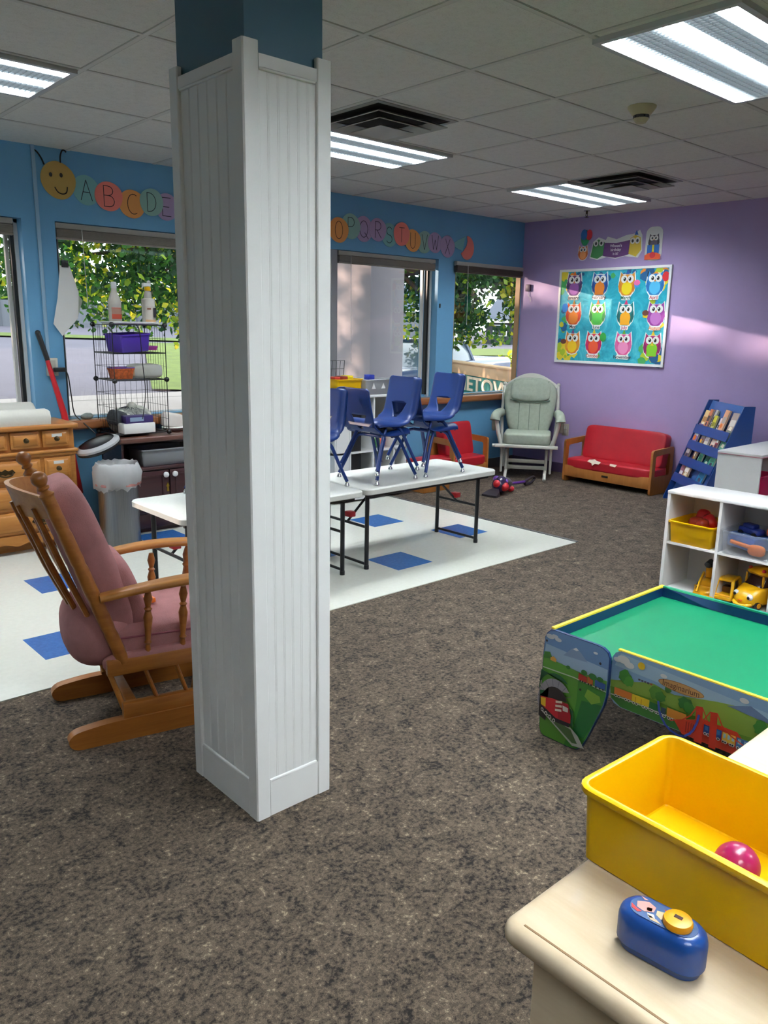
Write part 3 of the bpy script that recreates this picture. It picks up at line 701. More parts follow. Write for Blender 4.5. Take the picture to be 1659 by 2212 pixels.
# ------------------------------------------------------------------ wooden rocking chair with pink cushions
M_pink = mat('pink_velour', 'a87474', .95, var=.12, vs=14, bump=.5, bs=300)
M_pinkdark = mat('pink_piping', '8a4c58', .8)
t = thing('wooden_glider', 'wooden rocking chair with dusty pink cushions left of the pillar', 'rocking chair', (1.135, 2.774, 0), R(-12.5))
HW = .228
def turned(p0, p1, r, prof, n=12):
    P0, P1 = Vector(p0), Vector(p1)
    return [tuple(P0.lerp(P1, f)) for f, _ in prof], [r * k for _, k in prof]
spin = [(0, .55), (.1, .75), (.2, .55), (.23, .95), (.26, .6), (.4, .8), (.6, 1.15), (.7, .7), (.73, 1.0), (.76, .6), (.88, 1.1), (1, .6)]
for s in (-1, 1):
    P0, P1 = Vector((.0, s * HW, .30)), Vector((-.208, s * HW, .915))
    m = MB(); pts = [tuple(P0.lerp(P1, f)) for f in [k / 40 for k in range(41)]]; rad = []
    for k in range(41):
        r = .0215 + .003 * math.sin(k / 40 * PI)
        if k % 8 == 0 and 0 < k < 40: r *= .90
        rad.append(r)
    m.tube(pts, rad, 14); m.build('back_post', M_oakdark, t)
    d = (P1 - P0).normalized()
    m = MB(); prof = [(.024, 0), (.026, .008), (.018, .014), (.012, .022), (.02, .028), (.02, .034), (.014, .038), (.023, .05), (.027, .062), (.023, .076), (.012, .086), (.002, .089)]
    q = d.to_track_quat('Z', 'Y').to_matrix().to_4x4()
    m.lathe(prof, 16, None, Matrix.Translation(P1 - d * .004) @ q); m.build('finial', M_oakdark, t)
    # arm
    m = MB(); L = []
    for k in range(15):
        f = k / 14; x = -.07 + .56 * f; z = .548 + .022 * math.sin(f * PI) + .02 * f; w = .026 + .012 * math.sin(min(1, f * 1.2) * PI * .6)
        y = s * (HW + .012 + .02 * math.sin(f * PI))
        L.append([(x, y + a, z + b) for a, b in rr(2 * w, .026, .012, 3)])
    m.loft(L); m.build('armrest', M_oak, t)
    for x in (.085, .21):
        p, r = turned((x, s * HW, .30), (x + .01, s * (HW + .008), .55), .0145, spin); MB().tube(p, r, 12).build('arm_spindle', M_oakdark, t)
    p, r = turned((.36, s * HW, .24), (.38, s * (HW + .01), .565), .03, [(0, .6), (.15, .8), (.4, .95), (.6, 1.0), (.72, .82), (.75, .98), (.78, .8), (.88, .95), (.96, .7), (1, .5)]); MB().tube(p, r, 14).build('front_post', M_oakdark, t)
    MB().rb((-.06, s * HW - .018, .255), (.42, s * HW + .018, .315), .006, 2).build('seat_rail', M_oakdark, t)
    # base: rocking links, upper beam and floor rail
    m = MB(); L = []
    for k in range(33):
        f = .5 - .5 * math.cos(PI * k / 32); x = -.20 + .74 * f; top = .062 + .018 * math.sin(min(1, f / .25) * PI * .5) * (1 if f < .5 else math.sin((1 - f) / .25 * PI * .5) if f > .75 else 1)
        e = .034 * (1 - math.sqrt(1 - max(0, 1 - f / .055) ** 2)) + .034 * (1 - math.sqrt(1 - max(0, 1 - (1 - f) / .055) ** 2))
        L.append([(x, s * (HW - .015) + a * .021, b) for a, b in ((-1, e), (1, e), (1, top - e * .8), (-1, top - e * .8))])
    m.loft(L, None, True); m.build('floor_rail', M_oakdark, t)
    MB().rb((-.01, s * (HW - .018) - .016, .062), (.47, s * (HW - .018) + .016, .135), .005, 2).build('base_beam', M_oakdark, t)
    for x0, x1 in ((-.055, .0), (.29, .25)):
        MB().tube([(x0, s * (HW - .045), .29), (x1, s * (HW - .045), .10)], .010, 10).build('rocking_link', M_oak, t)
for x in (.12, .23): MB().tube([(x - .05, -HW + .02, .27), (x, -HW + .02, .11)], .008, 8).build('link_bar', M_oakdark, t)
for x in (.03, .43): MB().rb((x - .02, -HW + .02, .075), (x + .02, HW - .02, .12), .005, 2).build('base_stretcher', M_oakdark, t)
MB().rb((-.04, -HW + .01, .262), (.42, HW - .01, .285), .004, 2).build('seat_board', M_oakdark, t)
# crest rail bowing back, slats
m = MB(); L = []
for k in range(19):
    f = k / 18; y = -HW + 2 * HW * f; bow = .105 * math.sin(f * PI)
    x = -.195 - bow; z0 = .83 - .01 * math.sin(f * PI); z1 = .905 + .02 * math.sin(f * PI)
    L.append([(x + .02, y, z0), (x + .036, y, z0), (x + .002, y, z1), (x - .014, y, z1)])
m.loft(L, None, True); m.build('crest_rail', M_oak, t, ang=30)
m = MB(); L = []
for k in range(13):
    f = k / 12; y = -HW + 2 * HW * f; bow = .07 * math.sin(f * PI)
    L.append([(-.03 - bow, y, .36), (-.012 - bow, y, .36), (-.03 - bow, y, .42), (-.048 - bow, y, .42)])
m.loft(L); m.build('lower_rail', M_oakdark, t, ang=30)
for f in (.17, .34, .5, .66, .83):
    y = -HW + 2 * HW * f; b1 = .105 * math.sin(f * PI); b0 = .07 * math.sin(f * PI)
    MB().tube([(-.035 - b0, y, .39), (-.115 - (b0 + b1) / 2, y, .62), (-.19 - b1, y, .86)], [.009, .012, .009], 8).build('back_slat', M_oakdark, t)
# cushions
def cushion(m, c, d, M=None, e=.45, puff=0): return m.pillow(c, d, None, M, e, 40)
m = MB(); MBk = T(-.062, 0, .635) @ RY(R(-18.7))
cushion(m, (0, 0, 0), (.15, .40, .62), MBk, .5); m.build('back_cushion', M_pink, t, ang=180)
MB().pillow((.085, 0, .0), (.10, .36, .3), None, T(-.03, 0, .47) @ RY(R(-19)), .5, 30).build('lumbar_fold', M_pink, t, ang=180)
MB().pillow((.20, 0, .36), (.52, .44, .12), None, None, .35, 40).build('seat_cushion', M_pink, t, ang=180)
MB().pillow((-.045, 0, .37), (.25, .42, .25), None, None, .75, 36).build('rear_bolster', M_pink, t, ang=180)
MB().pillow((.18, -.215, .295), (.50, .06, .075), None, None, .6, 30).build('side_skirt', M_pink, t, ang=180)
MB().tube([(-.02, -.222, .385), (.2, -.222, .378), (.44, -.215, .378)], .004, 6).build('piping', M_pinkdark, t)
t = MB().rb((1.22, 2.72, .425), (1.30, 2.77, .445), .006, 2).build('toy_block', M_orange); tag(t, 'small orange toy lying on the pink seat cushion', 'toy')

# ------------------------------------------------------------------ dresser and things on it
t = thing('dresser', 'honey oak dresser with scalloped base by the left window', 'dresser', (1.45, 5.2, 0))
X0, X1 = -.55, .525
MB().box((X0, .015, .11), (X1, .37, .66)).box((X0, .02, .66), (X1, .37, .795)).build('carcass', M_oak, t)
m = MB(); m.rb((X0 - .02, -.022, .795), (X1 + .022, .385, .826), .010, 3); m.build('top', M_oak, t)
MB().rb((X0 - .015, -.012, .64), (X1 + .015, .36, .662), .008, 3).rb((X0 - .005, -.002, .622), (X1 + .006, .36, .642), .006, 2).build('moulding', M_oak, t)
# scalloped apron
n = 60; L0 = []
pts = [(X0, .13), (X1, .13), (X1, .02), (X1 - .14, .02)]
for k in range(n + 1):
    f = k / n; x = X1 - .15 - (X1 - X0 - .3) * f
    pts.append((x, .06 + .016 * math.sin(f * PI * 6) ** 2 + .01 * (abs(f - .5) < .08)))
pts += [(X0 + .14, .02), (X0, .02)]
ap = MB(); ap.prism(pts, .03, None, frame((0, .03, 0), (1, 0, 0), (0, 0, 1))); ap.box((X0, .03, .02), (X0 + .03, .37, .13)); ap.box((X1 - .03, .03, .02), (X1, .37, .13)); ap.box((X0 + .05, .1, 0), (X1 - .05, .36, .06)); ap.build('apron', M_oak, t)
M_antique = mat('antique_brass', '4a3c26', .4, .8); M_lbl = mat('label_white', 'dcdad2', .7)
def drawer(x0, x1, z0, z1, pull, lab=False, y=.015):
    d = MB(); d.rb((x0, y - .014, z0), (x1, y + .01, z1), .004, 2); d.loft([[(px, y - .014, pz) for px, pz in ((x0 + .014, z0 + .014), (x1 - .014, z0 + .014), (x1 - .014, z1 - .014), (x0 + .014, z1 - .014))], [(px, y - .024, pz) for px, pz in ((x0 + .028, z0 + .026), (x1 - .028, z0 + .026), (x1 - .028, z1 - .026), (x0 + .028, z1 - .026))]], None, False)
    d = d.build('drawer', M_oak, t)
    xc, zc = (x0 + x1) / 2, (z0 + z1) / 2
    if pull == 'knob': MB().lathe([(.016, 0), (.016, .003), (.006, .006), (.006, .012), (.012, .018), (.012, .024), (.004, .029)], 14, None, frame((xc, y - .024, zc), (1, 0, 0), (0, 0, 1))).build('knob', M_antique, d)
    else:
        for px in ((xc,) if x1 - x0 < .5 else (x0 + .22, x1 - .22)):
            b = MB(); b.prism([(-.06, 0), (-.045, .02), (-.02, .012), (0, .024), (.02, .012), (.045, .02), (.06, 0), (.04, -.014), (.015, -.008), (0, -.016), (-.015, -.008), (-.04, -.014)], .004, None, frame((px, y - .024, zc), (1, 0, 0), (0, 0, 1)))
            b.tube(smooth_path([(px - .042, y - .03, zc + .002), (px - .035, y - .045, zc - .012), (px, y - .05, zc - .02), (px + .035, y - .045, zc - .012), (px + .042, y - .03, zc + .002)], 4), .005, 8)
            b.build('bail_pull', M_antique, d)
    if lab: MB().box((xc - .03, y - .0255, z1 - .04), (xc + .035, y - .024, z1 - .02)).build('paper_label', M_lbl, d)
for x0, x1 in ((-.525, -.30), (-.285, -.06), (-.05, .105), (.125, .305), (.32, .49)): drawer(x0, x1, .68, .785, 'knob', x0 > .3)
drawer(-.525, .295, .47, .61, 'bail'); drawer(.32, .49, .47, .61, 'knob', True)
drawer(-.525, .49, .295, .45, 'bail'); drawer(-.525, .49, .14, .28, 'bail')
t = thing('changing_pad', 'white contoured changing pad lying on the oak dresser', 'changing pad', (1.40, 5.37, .826))
m = MB(); L = []
for x in (-.5, -.49, -.2, .2, .41, .43):
    k = .9 if abs(x) > .42 else 1
    L.append([(x, y, z * k) for y, z in ((-.17, 0), (-.18, .05), (-.165, .09), (-.13, .098), (-.09, .08), (-.04, .055), (.04, .055), (.09, .085), (.13, .12), (.165, .115), (.18, .06), (.17, 0))])
m.loft(L); m.build('pad', mat('pad_vinyl', 'd8d6cc', .6, bump=.3, bs=60), t, ang=60)

# ------------------------------------------------------------------ steel bin
t = thing('trash_can', 'round steel trash can with white liner and open black lid', 'trash can', (2.165, 5.01, 0))
MB().lathe([(.135, 0), (.138, .03), (.132, .032)], 32).build('base', M_black, t)
MB().lathe([(.128, .03), (.128, .53), (.124, .53), (.124, .04)], 36, None, None, False).build('body', M_steel, t)
m = MB(); rnd = random.Random(2); L = []
for r, z, j in ((.112, .40, 0), (.118, .555, .002), (.132, .572, .004), (.148, .55, .006), (.156, .50, .008), (.15, .44, .008), (.146, .425, .010)):
    L.append([((r + rnd.uniform(-j, j)) * math.cos(2 * PI * k / 40), (r + rnd.uniform(-j, j)) * math.sin(2 * PI * k / 40), z + (rnd.uniform(-j, j) * 2 + .02 * math.sin(2 * PI * k / 40 + 1) * (z < .47))) for k in range(40)])
m.loft(L, None, True, False, False)
m.build('liner', mat('bin_liner', 'dcdcdc', .5, transl=.35), t, ang=80)
m = MB().lathe([(.147, .428), (.150, .436), (.147, .446)], 40, None, None, False); m.build('liner_band', mat('pink_tape', 'd89890', .6, transl=.3), t)
lid = T(-.035, .20, .664) @ RY(R(-21)) @ RX(R(1))
lo = MB().lathe([(.001, -.03), (.13, -.03), (.146, -.022), (.146, .004), (.13, .018), (.05, .032), (.001, .034)][::1], 32, None, lid).build('lid', M_black, t)
MB().lathe([(.1465, -.006), (.1485, -.004), (.1485, .009), (.138, .017), (.118, .026)], 32, None, lid, False).build('lid_trim', mat('lid_steel_highlight', 'd0d2d4', .3, .35), lo)  # trim ring, lightened so its colour carries the highlight on the rim

# ------------------------------------------------------------------ dark cabinet with open shelf
t = thing('storage_cabinet', 'dark cherry cabinet with open shelf and white knobs behind the trash can', 'cabinet', (2.3, 5.22, 0))
W = 1.05
MB().box((0, .012, .03), (W, .345, .455)).box((.02, .04, 0), (W - .02, .34, .03)).box((0, .325, .455), (W, .345, .66)).box((0, .015, .455), (.018, .345, .66)).box((W - .018, .015, .455), (W, .345, .66)).build('carcass', M_darkwood, t)
MB().rb((-.004, -.012, .455), (W + .004, .345, .478), .005, 2).build('middle_shelf', M_darkwood, t)
MB().rb((-.035, -.03, .655), (W + .03, .355, .695), .010, 3).build('top', wood('worn_brown_top', '4c2c24', '644034', .4), t)
for k, (x0, x1) in enumerate(((.012, .335), (.345, .668), (.68, 1.04))):
    d = MB().rb((x0, -.006, .15), (x1, .014, .445), .004, 2); d.ring([(x0 + .04, .18), (x1 - .04, .18), (x1 - .04, .415), (x0 + .04, .415)], [(x0 + .052, .192), (x1 - .052, .192), (x1 - .052, .403), (x0 + .052, .403)], .006, None, frame((0, -.005, 0), (1, 0, 0), (0, 0, 1)))
    d = d.build('door', M_darkwood, t)
    kx = x1 - .03 if k == 0 else x0 + .03
    MB().lathe([(.008, 0), (.008, .008), (.02, .014), (.02, .026), (.01, .032)], 16, None, frame((kx, -.006, .415), (1, 0, 0), (0, 0, 1))).build('knob', M_whitegloss, d)
    if k == 0: MB().prism([(-.008, 0), (.008, 0), (.006, .03), (.012, .04), (0, .065), (-.012, .04), (-.006, .03)], .004, None, frame((x1 - .012, -.006, .29), (1, 0, 0), (0, 0, 1))).build('brass_latch', mat('brass', 'a08434', .35, .9), d)
MB().rb((.012, -.004, .04), (W - .012, .014, .14), .004, 2).build('bottom_drawer', M_darkwood, t)
def bin_thing(nm, label, w, l, h, m, loc, rz=0, cat='bin', group=None, **k):
    t = thing(nm, label, cat, loc, rz, group); MB().tray(w, l, h, None, **k).build('tub', m, t); return t
bin_thing('storage_bin', 'pale grey plastic bin on the open shelf of the dark cabinet', .42, .24, .12, mat('grey_plastic', '8a8c90', .45), (2.66, 5.35, .479))

# ------------------------------------------------------------------ wire cube tower
t = thing('wire_cube_rack', 'black wire cube tower with ball connectors in front of the window', 'wire rack', (2.477, 5.40, .6965))
A, Bd, ZL = .19, .155, (.018, .385, .755)
for x in (-A, A):
    for y in (-Bd, Bd):
        for z in ZL: MB().ball((x, y, z), .018, None, 14).build('connector', M_black, t)
def grid(o, u, w, W_, H_, nu, nv, nm='wire_panel'):
    m = MB(frame(o, u, w))
    for k in range(nu + 1):
        a = W_ * k / nu; m.tube([(a, 0, 0), (a, H_, 0)], .0032 if k in (0, nu) else .0013, 6)
    for k in range(nv + 1):
        b = H_ * k / nv; m.tube([(0, b, 0), (W_, b, 0)], .0032 if k in (0, nv) else .0013, 6)
    return m.build(nm, M_blackmetal, t)
for z0, z1 in zip(ZL, ZL[1:]):
    grid((-A, Bd, z0), (0, -1, 0), (0, 0, 1), 2 * Bd, z1 - z0, 8, 4); grid((A, Bd, z0), (0, -1, 0), (0, 0, 1), 2 * Bd, z1 - z0, 8, 4)
    grid((-A, Bd, z0), (1, 0, 0), (0, 0, 1), 2 * A, z1 - z0, 9, 4)
for z in ZL: grid((-A, -Bd, z), (1, 0, 0), (0, 1, 0), 2 * A, 2 * Bd, 9, 8, 'wire_shelf')
grid((-A, -Bd, .565), (1, 0, 0), (0, 1, 0), 2 * A, 2 * Bd, 9, 8, 'wire_shelf')
MB().tube(smooth_path([(-.02, -Bd - .008, .76), (.0, -Bd - .012, .70), (.01, -Bd - .012, .5), (.02, -Bd - .012, .3), (-.01, -Bd - .012, .12)], 6), .003, 6).build('hanging_cord', M_black, t)
ZB = .6965
t = thing('storage_bin', 'purple plastic bin tilted on the upper wire shelf', 'bin', (2.44, 5.345, ZB + .579), R(14)); MB().tray(.235, .2, .12, None, None, .014, .01).build('tub', mat('purple_plastic', '4a2c9c', .4), t); t.rotation_euler = (R(2), R(-3), R(10))
t = MB().tray(.16, .12, .03, None, T(2.6, 5.44, ZB + .582), .004, .004).build('plastic_lid', mat('magenta_plastic', 'b0409c', .4)); tag(t, 'magenta plastic lid beside the purple bin on the wire shelf', 'lid')
t = thing('basket', 'orange woven basket on the middle wire shelf', 'basket', (2.385, 5.36, ZB + .391)); m = MB().tray(.15, .12, .075, None, None, .014, .006)
m.build('basket_body', mat('orange_basket', 'c8602c', .6, var=.45, vs=60, stretch=(1, 1, 1)), t)
MB().tube([(px, py, .076) for px, py in rr(.16, .13, .03, 4)] + [(rr(.16, .13, .03, 4)[0][0], rr(.16, .13, .03, 4)[0][1], .076)], .004, 6).build('rim_ribbon', mat('purple_plastic', '4a2c9c', .4), t)
t = thing('bag_of_cups', 'clear bag of white cups lying on the middle wire shelf', 'bag', (2.565, 5.38, ZB + .391))
m = MB()
m.pillow((0, 0, .05), (.23, .17, .1), None, None, .45, 30); m.build('bag_film', mat('cloudy_film', 'dcdcd4', .3, transl=.4, bump=.8, bs=40), t, ang=60)
for x in (-.1,): MB().pillow((x, -.02, .045), (.05, .1, .075), None, None, .6, 16).build('bag_knot', mat('peach_film', 'dcbc94', .4, transl=.4), t)
t = thing('netted_bag', 'black netted bag of pale balls slumped in the lower wire cube', 'bag', (2.44, 5.425, ZB + .0225))
rnd = random.Random(5); m = MB()
for k in range(34):
    a = rnd.random() * 2 * PI; r = .1 * rnd.random() ** .5; m.ball((.02 + r * 1.3 * math.cos(a), .0 + r * .7 * math.sin(a), .08 + .085 * rnd.random() * (1 - r / .12) + .02), .036, None, 10)
m.build('balls', mat('pale_balls', 'c4c6ba', .5), t)
MB().pillow((.02, 0, .07), (.30, .21, .19), None, None, .8, 28).build('sack', mat('sack_grey', '8c9088', .8, var=.55, vs=26, bump=.6, bs=40), t, ang=180)
m = MB(); q_ = lambda a, b: (.02 + .156 * math.cos(b) * math.cos(a), .111 * math.cos(b) * math.sin(a), .07 + .10 * math.sin(b))
for k in range(16):
    for s in (-1, 1): m.tube([q_(2 * PI * k / 16 + s * .9 * q / 7, -.3 + 1.75 * q / 7) for q in range(8)], .0024, 5)
m.build('net', mat('net_black', '20222a', .7), t)
MB().pillow((-.11, -.03, .06), (.12, .16, .11), None, T(0, 0, 0) @ RY(R(20)), .6, 20).pillow((.09, -.01, .10), (.1, .1, .08), None, None, .7, 18).build('dark_cloth', mat('dark_cloth', '34383c', .8, var=.5, vs=40), t, ang=180)
t = thing('shoe_box', 'white cardboard box at the front of the lower wire cube', 'box', (2.445, 5.285, ZB + .0215)); MB().rb((-.115, -.05, 0), (.115, .05, .07), .002, 2).build('carton', M_paper, t)
t = thing('product_box', 'dark purple box with pale label standing on the white box', 'box', (2.45, 5.29, ZB + .092)); MB().rb((-.1, -.045, 0), (.1, .045, .05), .002, 2).build('carton', mat('indigo_card', '30205c', .5), t)
MB().box((-.07, -.046, .012), (.03, -.045, .04)).build('label', mat('label_blue', '8aa0b8', .5), t)
t = MB().tray(.34, .2, .018, None, T(2.49, 5.40, ZB + .7585), .01, .006).build('white_tray', M_whitegloss); tag(t, 'shallow white tray on top of the wire cubes', 'tray')
def bottle(x, y, label, spray):
    t = thing('spray_bottle', label, 'bottle', (x, y, ZB + .7625), R(8), 'cleaning bottles on the wire cubes')
    M = Matrix.Diagonal((1, .7, 1, 1))
    body = [(.001, 0), (.044, 0), (.047, .006), (.047, .14), (.04, .165), (.022, .21), (.019, .225), (.019, .24)] if not spray else [(.001, 0), (.046, 0), (.049, .006), (.049, .165), (.042, .172), (.028, .176), (.026, .215), (.019, .22), (.019, .235)]
    MB().lathe(body, 24, None, M).build('body', mat('milky_plastic', 'e2ddd2', .4, transl=.25), t)
    if spray:
        MB().lathe([(.021, .225), (.024, .228), (.024, .25), (.018, .254)], 18, None, M).build('collar', M_yellow, t)
        MB().rb((-.04, -.012, .252), (.022, .012, .278), .006, 3).tube([(-.035, 0, .262), (-.045, 0, .24)], .005, 8).ball((.012, 0, .282), (.014, .012, .014)).build('trigger_head', M_whitegloss, t)
    else: MB().lathe([(.021, .232), (.021, .268), (.017, .274), (.001, .275)], 18, None, M).build('cap', M_whitegloss, t)
    m = MB(); n = 10; w = .040 if not spray else .044
    def lab(z0, z1, mm, off): m.loft([[((w + off) * math.sin(a) * 1.17, -(w + off) * .82 * math.cos(a), z) for a in [R(-52 + 104 * k / n) for k in range(n + 1)]] for z in (z0, z1)], mm, True, False, False, None, False)
    if not spray: lab(.03, .105, mat('label_red', 'b84830', .6), .001); lab(.062, .10, mat('label_beige', 'a07868', .6), .002)
    else: lab(.03, .12, mat('label_cream', 'd8d0c4', .6), .001); lab(.005, .03, mat('label_peach', 'e0b888', .6), .001); m.box((.012, -.0425, .045), (.034, -.0405, .11), M_ink) ; m.box((-.036, -.0395, .098), (-.006, -.038, .108), mat('label_brown', '8a5c44', .6))
    m.build('label', None, t)
bottle(2.385, 5.40, 'white screw cap bottle with red label on the wire cubes', False)
bottle(2.62, 5.38, 'white spray bottle with yellow collar on the wire cubes', True)
t = thing('paper_plates', 'white plates and cups behind the wire cube next to the pillar', 'plates', (2.80, 5.42, .6955))
MB().lathe([(.05, 0), (.09, .012), (.092, .014), (.05, .004), (.001, .004)], 24).lathe([(.05, .012), (.09, .024), (.092, .026), (.05, .016), (.001, .016)], 24).build('plate_stack', M_paper, t)
MB().pillow((-.0, .06, .07), (.17, .06, .11), None, RY(R(12)), .4, 20).build('paper_bundle', mat('pinkish_paper', 'e4dcd4', .7), t)
t = thing('sill_shell', 'small pale stone lying on the wooden sill beside the wire cubes', 'stone', (2.215, 5.575, .80))
m = MB(); m.ball((0, 0, .02), (.045, .028, .024), None, 14)
m.v = [tuple(Vector(p) * (1 + .12 * noise.noise(Vector(p) * 40))) for p in m.v]; m.build('stone', mat('pale_stone', '9aa49c', .6, var=.3, vs=40), t)
# ------------------------------------------------------------------ cabinet under the windows, behind the chairs
t = thing('low_shelf', 'white open shelf with black compartments behind the blue chairs', 'shelf', (4.08, 5.12, 0))
m = MB(); Wd = .82
for x in (0, .16, .42, .66, Wd - .02): m.box((x, 0, .02), (x + .016, .36, .885))
m.box((0, 0, .02), (Wd, .36, .04)); m.box((0, 0, .42), (Wd, .36, .436)); m.rb((-.01, -.01, .885), (Wd + .01, .37, .905), .004, 2); m.box((.02, .0, .04), (.155, .014, .885))
m.build('carcass', M_whitegloss, t); MB().box((.165, .345, .04), (Wd - .02, .36, .885)).box((.18, .02, .04), (.30, .34, .8)).build('black_back', M_black, t)
bin_thing('storage_bin', 'yellow bin with small toys on the white shelf under the window', .27, .3, .14, M_yellow, (4.24, 5.27, .906))
for k, (x, c) in enumerate(((4.17, 'c0392b'), (4.25, '9c3c28'), (4.31, 'e8d020'))):
    t = MB().rb((x - .03, 5.2, .03 + 1), (x + .03, 5.3, 1.06 + .004 * k), .006, 2).build('toy_block', mat('block_' + c, c, .5)); tag(t, ['dark red toy block in the yellow window bin', 'brown red toy block in the yellow window bin', 'yellow toy block in the yellow window bin'][k], 'toy block')
t = thing('storage_bin', 'cloudy white bin with latches on the white shelf under the window', 'bin', (4.59, 5.27, .906)); MB().tray(.34, .28, .13, None, None, .02, .012).build('tub', mat('cloudy_white', 'dfe0e4', .35, transl=.3), t)
for x in (-.09, .02): MB().prism([(-.025, 0), (.025, 0), (0, .05)], .004, None, frame((x, -.143, .05), (1, 0, 0), (0, 0, 1))).build('latch', M_whitegloss, t)
t = MB().rb((4.49, 5.17, 1.03), (4.55, 5.24, 1.072), .004, 2).build('blue_box'); t.data.materials.append(mat('royal_blue', '2c40b0', .4)); tag(t, 'small royal blue box in the cloudy white bin', 'box')
t = thing('wire_basket', 'tilted dark wire basket behind the yellow bin at the window', 'wire basket', (4.30, 5.475, .906))
g_ = MB(frame((-.19, .03, .06), (1, 0, 0), (.25, .18, 1)))
for k in range(9): g_.tube([(.36 * k / 8, 0, 0), (.36 * k / 8, .22, 0)], .003 if k in (0, 8) else .002, 6)
for k in range(4): g_.tube([(0, .22 * k / 3, 0), (.36, .22 * k / 3, 0)], .003 if k in (0, 3) else .002, 6)
g_.build('wire_panel', M_blackmetal, t); MB().tube([(-.19, .03, .06), (-.19, -.0, 0), (.17, -.0, 0), (.17, .03, .06)], .003, 6).build('wire_foot', M_blackmetal, t)
for nm, c, x, z, r, lb in (('toy_ball', '2c7c3c', 4.60, .50, .06, 'green toy in the low shelf behind the chairs'), ('toy_ball', 'c84838', 4.68, .49, .05, 'coral toy in the low shelf behind the chairs'), ('toy_ball', 'd8b428', 4.57, .62, .05, 'yellow toy in the low shelf behind the chairs')):
    q = MB().ball((0, 0, 0), (r, r, r * .9), mat('toy_' + c, c, .5), 16, None, .8).build(nm); q.location = (x, 5.24, .436 + r * .9 if z < .6 else .436 + .09 + r * .9); tag(q, lb, 'toy', 'toys in the low shelf')

# ------------------------------------------------------------------ red toddler couches
M_redvinyl = mat('red_vinyl', 'b01e2a', .38, var=.10, vs=6, bump=.35, bs=14)
M_beech = wood('beech_ply', 'a4662c', 'b87a3c', .4, 2, (6, 6, 1))
M_torn = mat('torn_lining', 'd8c8b0', .9)
def rpath(o, r):
    P = []
    n = len(o)
    for i in range(n):
        a, b, c = Vector(o[i - 1]), Vector(o[i]), Vector(o[(i + 1) % n])
        u = (a - b).normalized(); w = (c - b).normalized()
        p, q = b + u * r, b + w * r
        for k in range(5):
            f = k / 4; P.append(tuple((1 - f) ** 2 * p + 2 * f * (1 - f) * b + f * f * q))
    return P
def couch(label, loc, rz, torn, Wc=.97, name='toddler_couch', cat='couch'):
    # local: faces +x, width along y, back at x = -.37
    t = thing(name, label, cat, loc, rz)
    D = .37
    for s in (-1, 1):
        o = rpath([(0, 0), (0, .415), (-D, .43), (-D, 0)], .03)
        Y = s * Wc / 2 - (.022 if s > 0 else 0)
        M = frame((0, Y + .022, 0), (1, 0, 0), (0, 0, 1))      # normal -> -y
        m = MB()
        # arm panel: outer outline with the hand opening
        inn = rpath([(-.055, .165), (-.055, .36), (-D + .06, .372), (-D + .06, .165)], .025)
        m.ring(o, inn, .022, None, M); m.build('side_panel', M_beech, t)
        # foot notch is cut by the dark gap below the rail: build the two feet from the rail down
    MB().rb((-.022, -Wc / 2 + .022, .055), (-.002, Wc / 2 - .022, .165), .004, 2).build('front_rail', M_beech, t)
    MB().box((-.0015, -.035, .098), (-.0005, .035, .118)).box((-.002, -.03, .1), (.006, -.026, .112)).box((-.002, .026, .1), (.006, .03, .112)).box((.002, -.03, .108), (.006, .03, .112)).build('handle', M_black, t)
    MB().rb((-D + .002, -Wc / 2 + .022, .055), (-D + .02, Wc / 2 - .022, .36), .004, 2).build('back_panel', M_beech, t)
    m = MB(); m.pillow((-.17, 0, .19), (.345, Wc - .03, .105), None, None, .27, 64); sc = m.build('seat_cushion', M_redvinyl, t, ang=180)
    m = MB(); m.pillow((0, 0, 0), (.13, Wc - .10, .34), None, T(-.265, .035, .385) @ RY(R(-12)), .2, 64); m.build('back_cushion', M_redvinyl, t, ang=180)
    if torn:
        MB().prism([(-.02, -.06), (.005, -.075), (.018, -.02), (.045, .0), (.02, .02), (.022, .06), (-.005, .075), (-.018, .02), (-.03, .0)], .002, None, T(-.003, -.13, .234) @ RY(R(48))).prism([(-.012, -.035), (.012, -.03), (.016, .03), (-.01, .04)], .002, None, T(.0, .08, .230) @ RY(R(54))).build('torn_patch', M_torn, sc)
    return t
couch('red toddler couch with beech frame and torn seat along the purple wall', (6.615, 4.165, 0), PI, True)
couch('red toddler armchair with beech arms under the window behind the chair stacks', (5.85, 5.19, 0), -PI / 2, False, .51, 'toddler_armchair', 'armchair')
t = thing('toy_chest', 'small beech box with red lid beside the red toddler armchair', 'toy chest', (5.2, 5.02, 0))
MB().rb((-.17, 0, 0), (.17, .24, .27), .006, 2).build('case', M_beech, t); MB().rb((-.175, -.004, .27), (.175, .245, .295), .006, 2).build('lid', M_redvinyl, t)

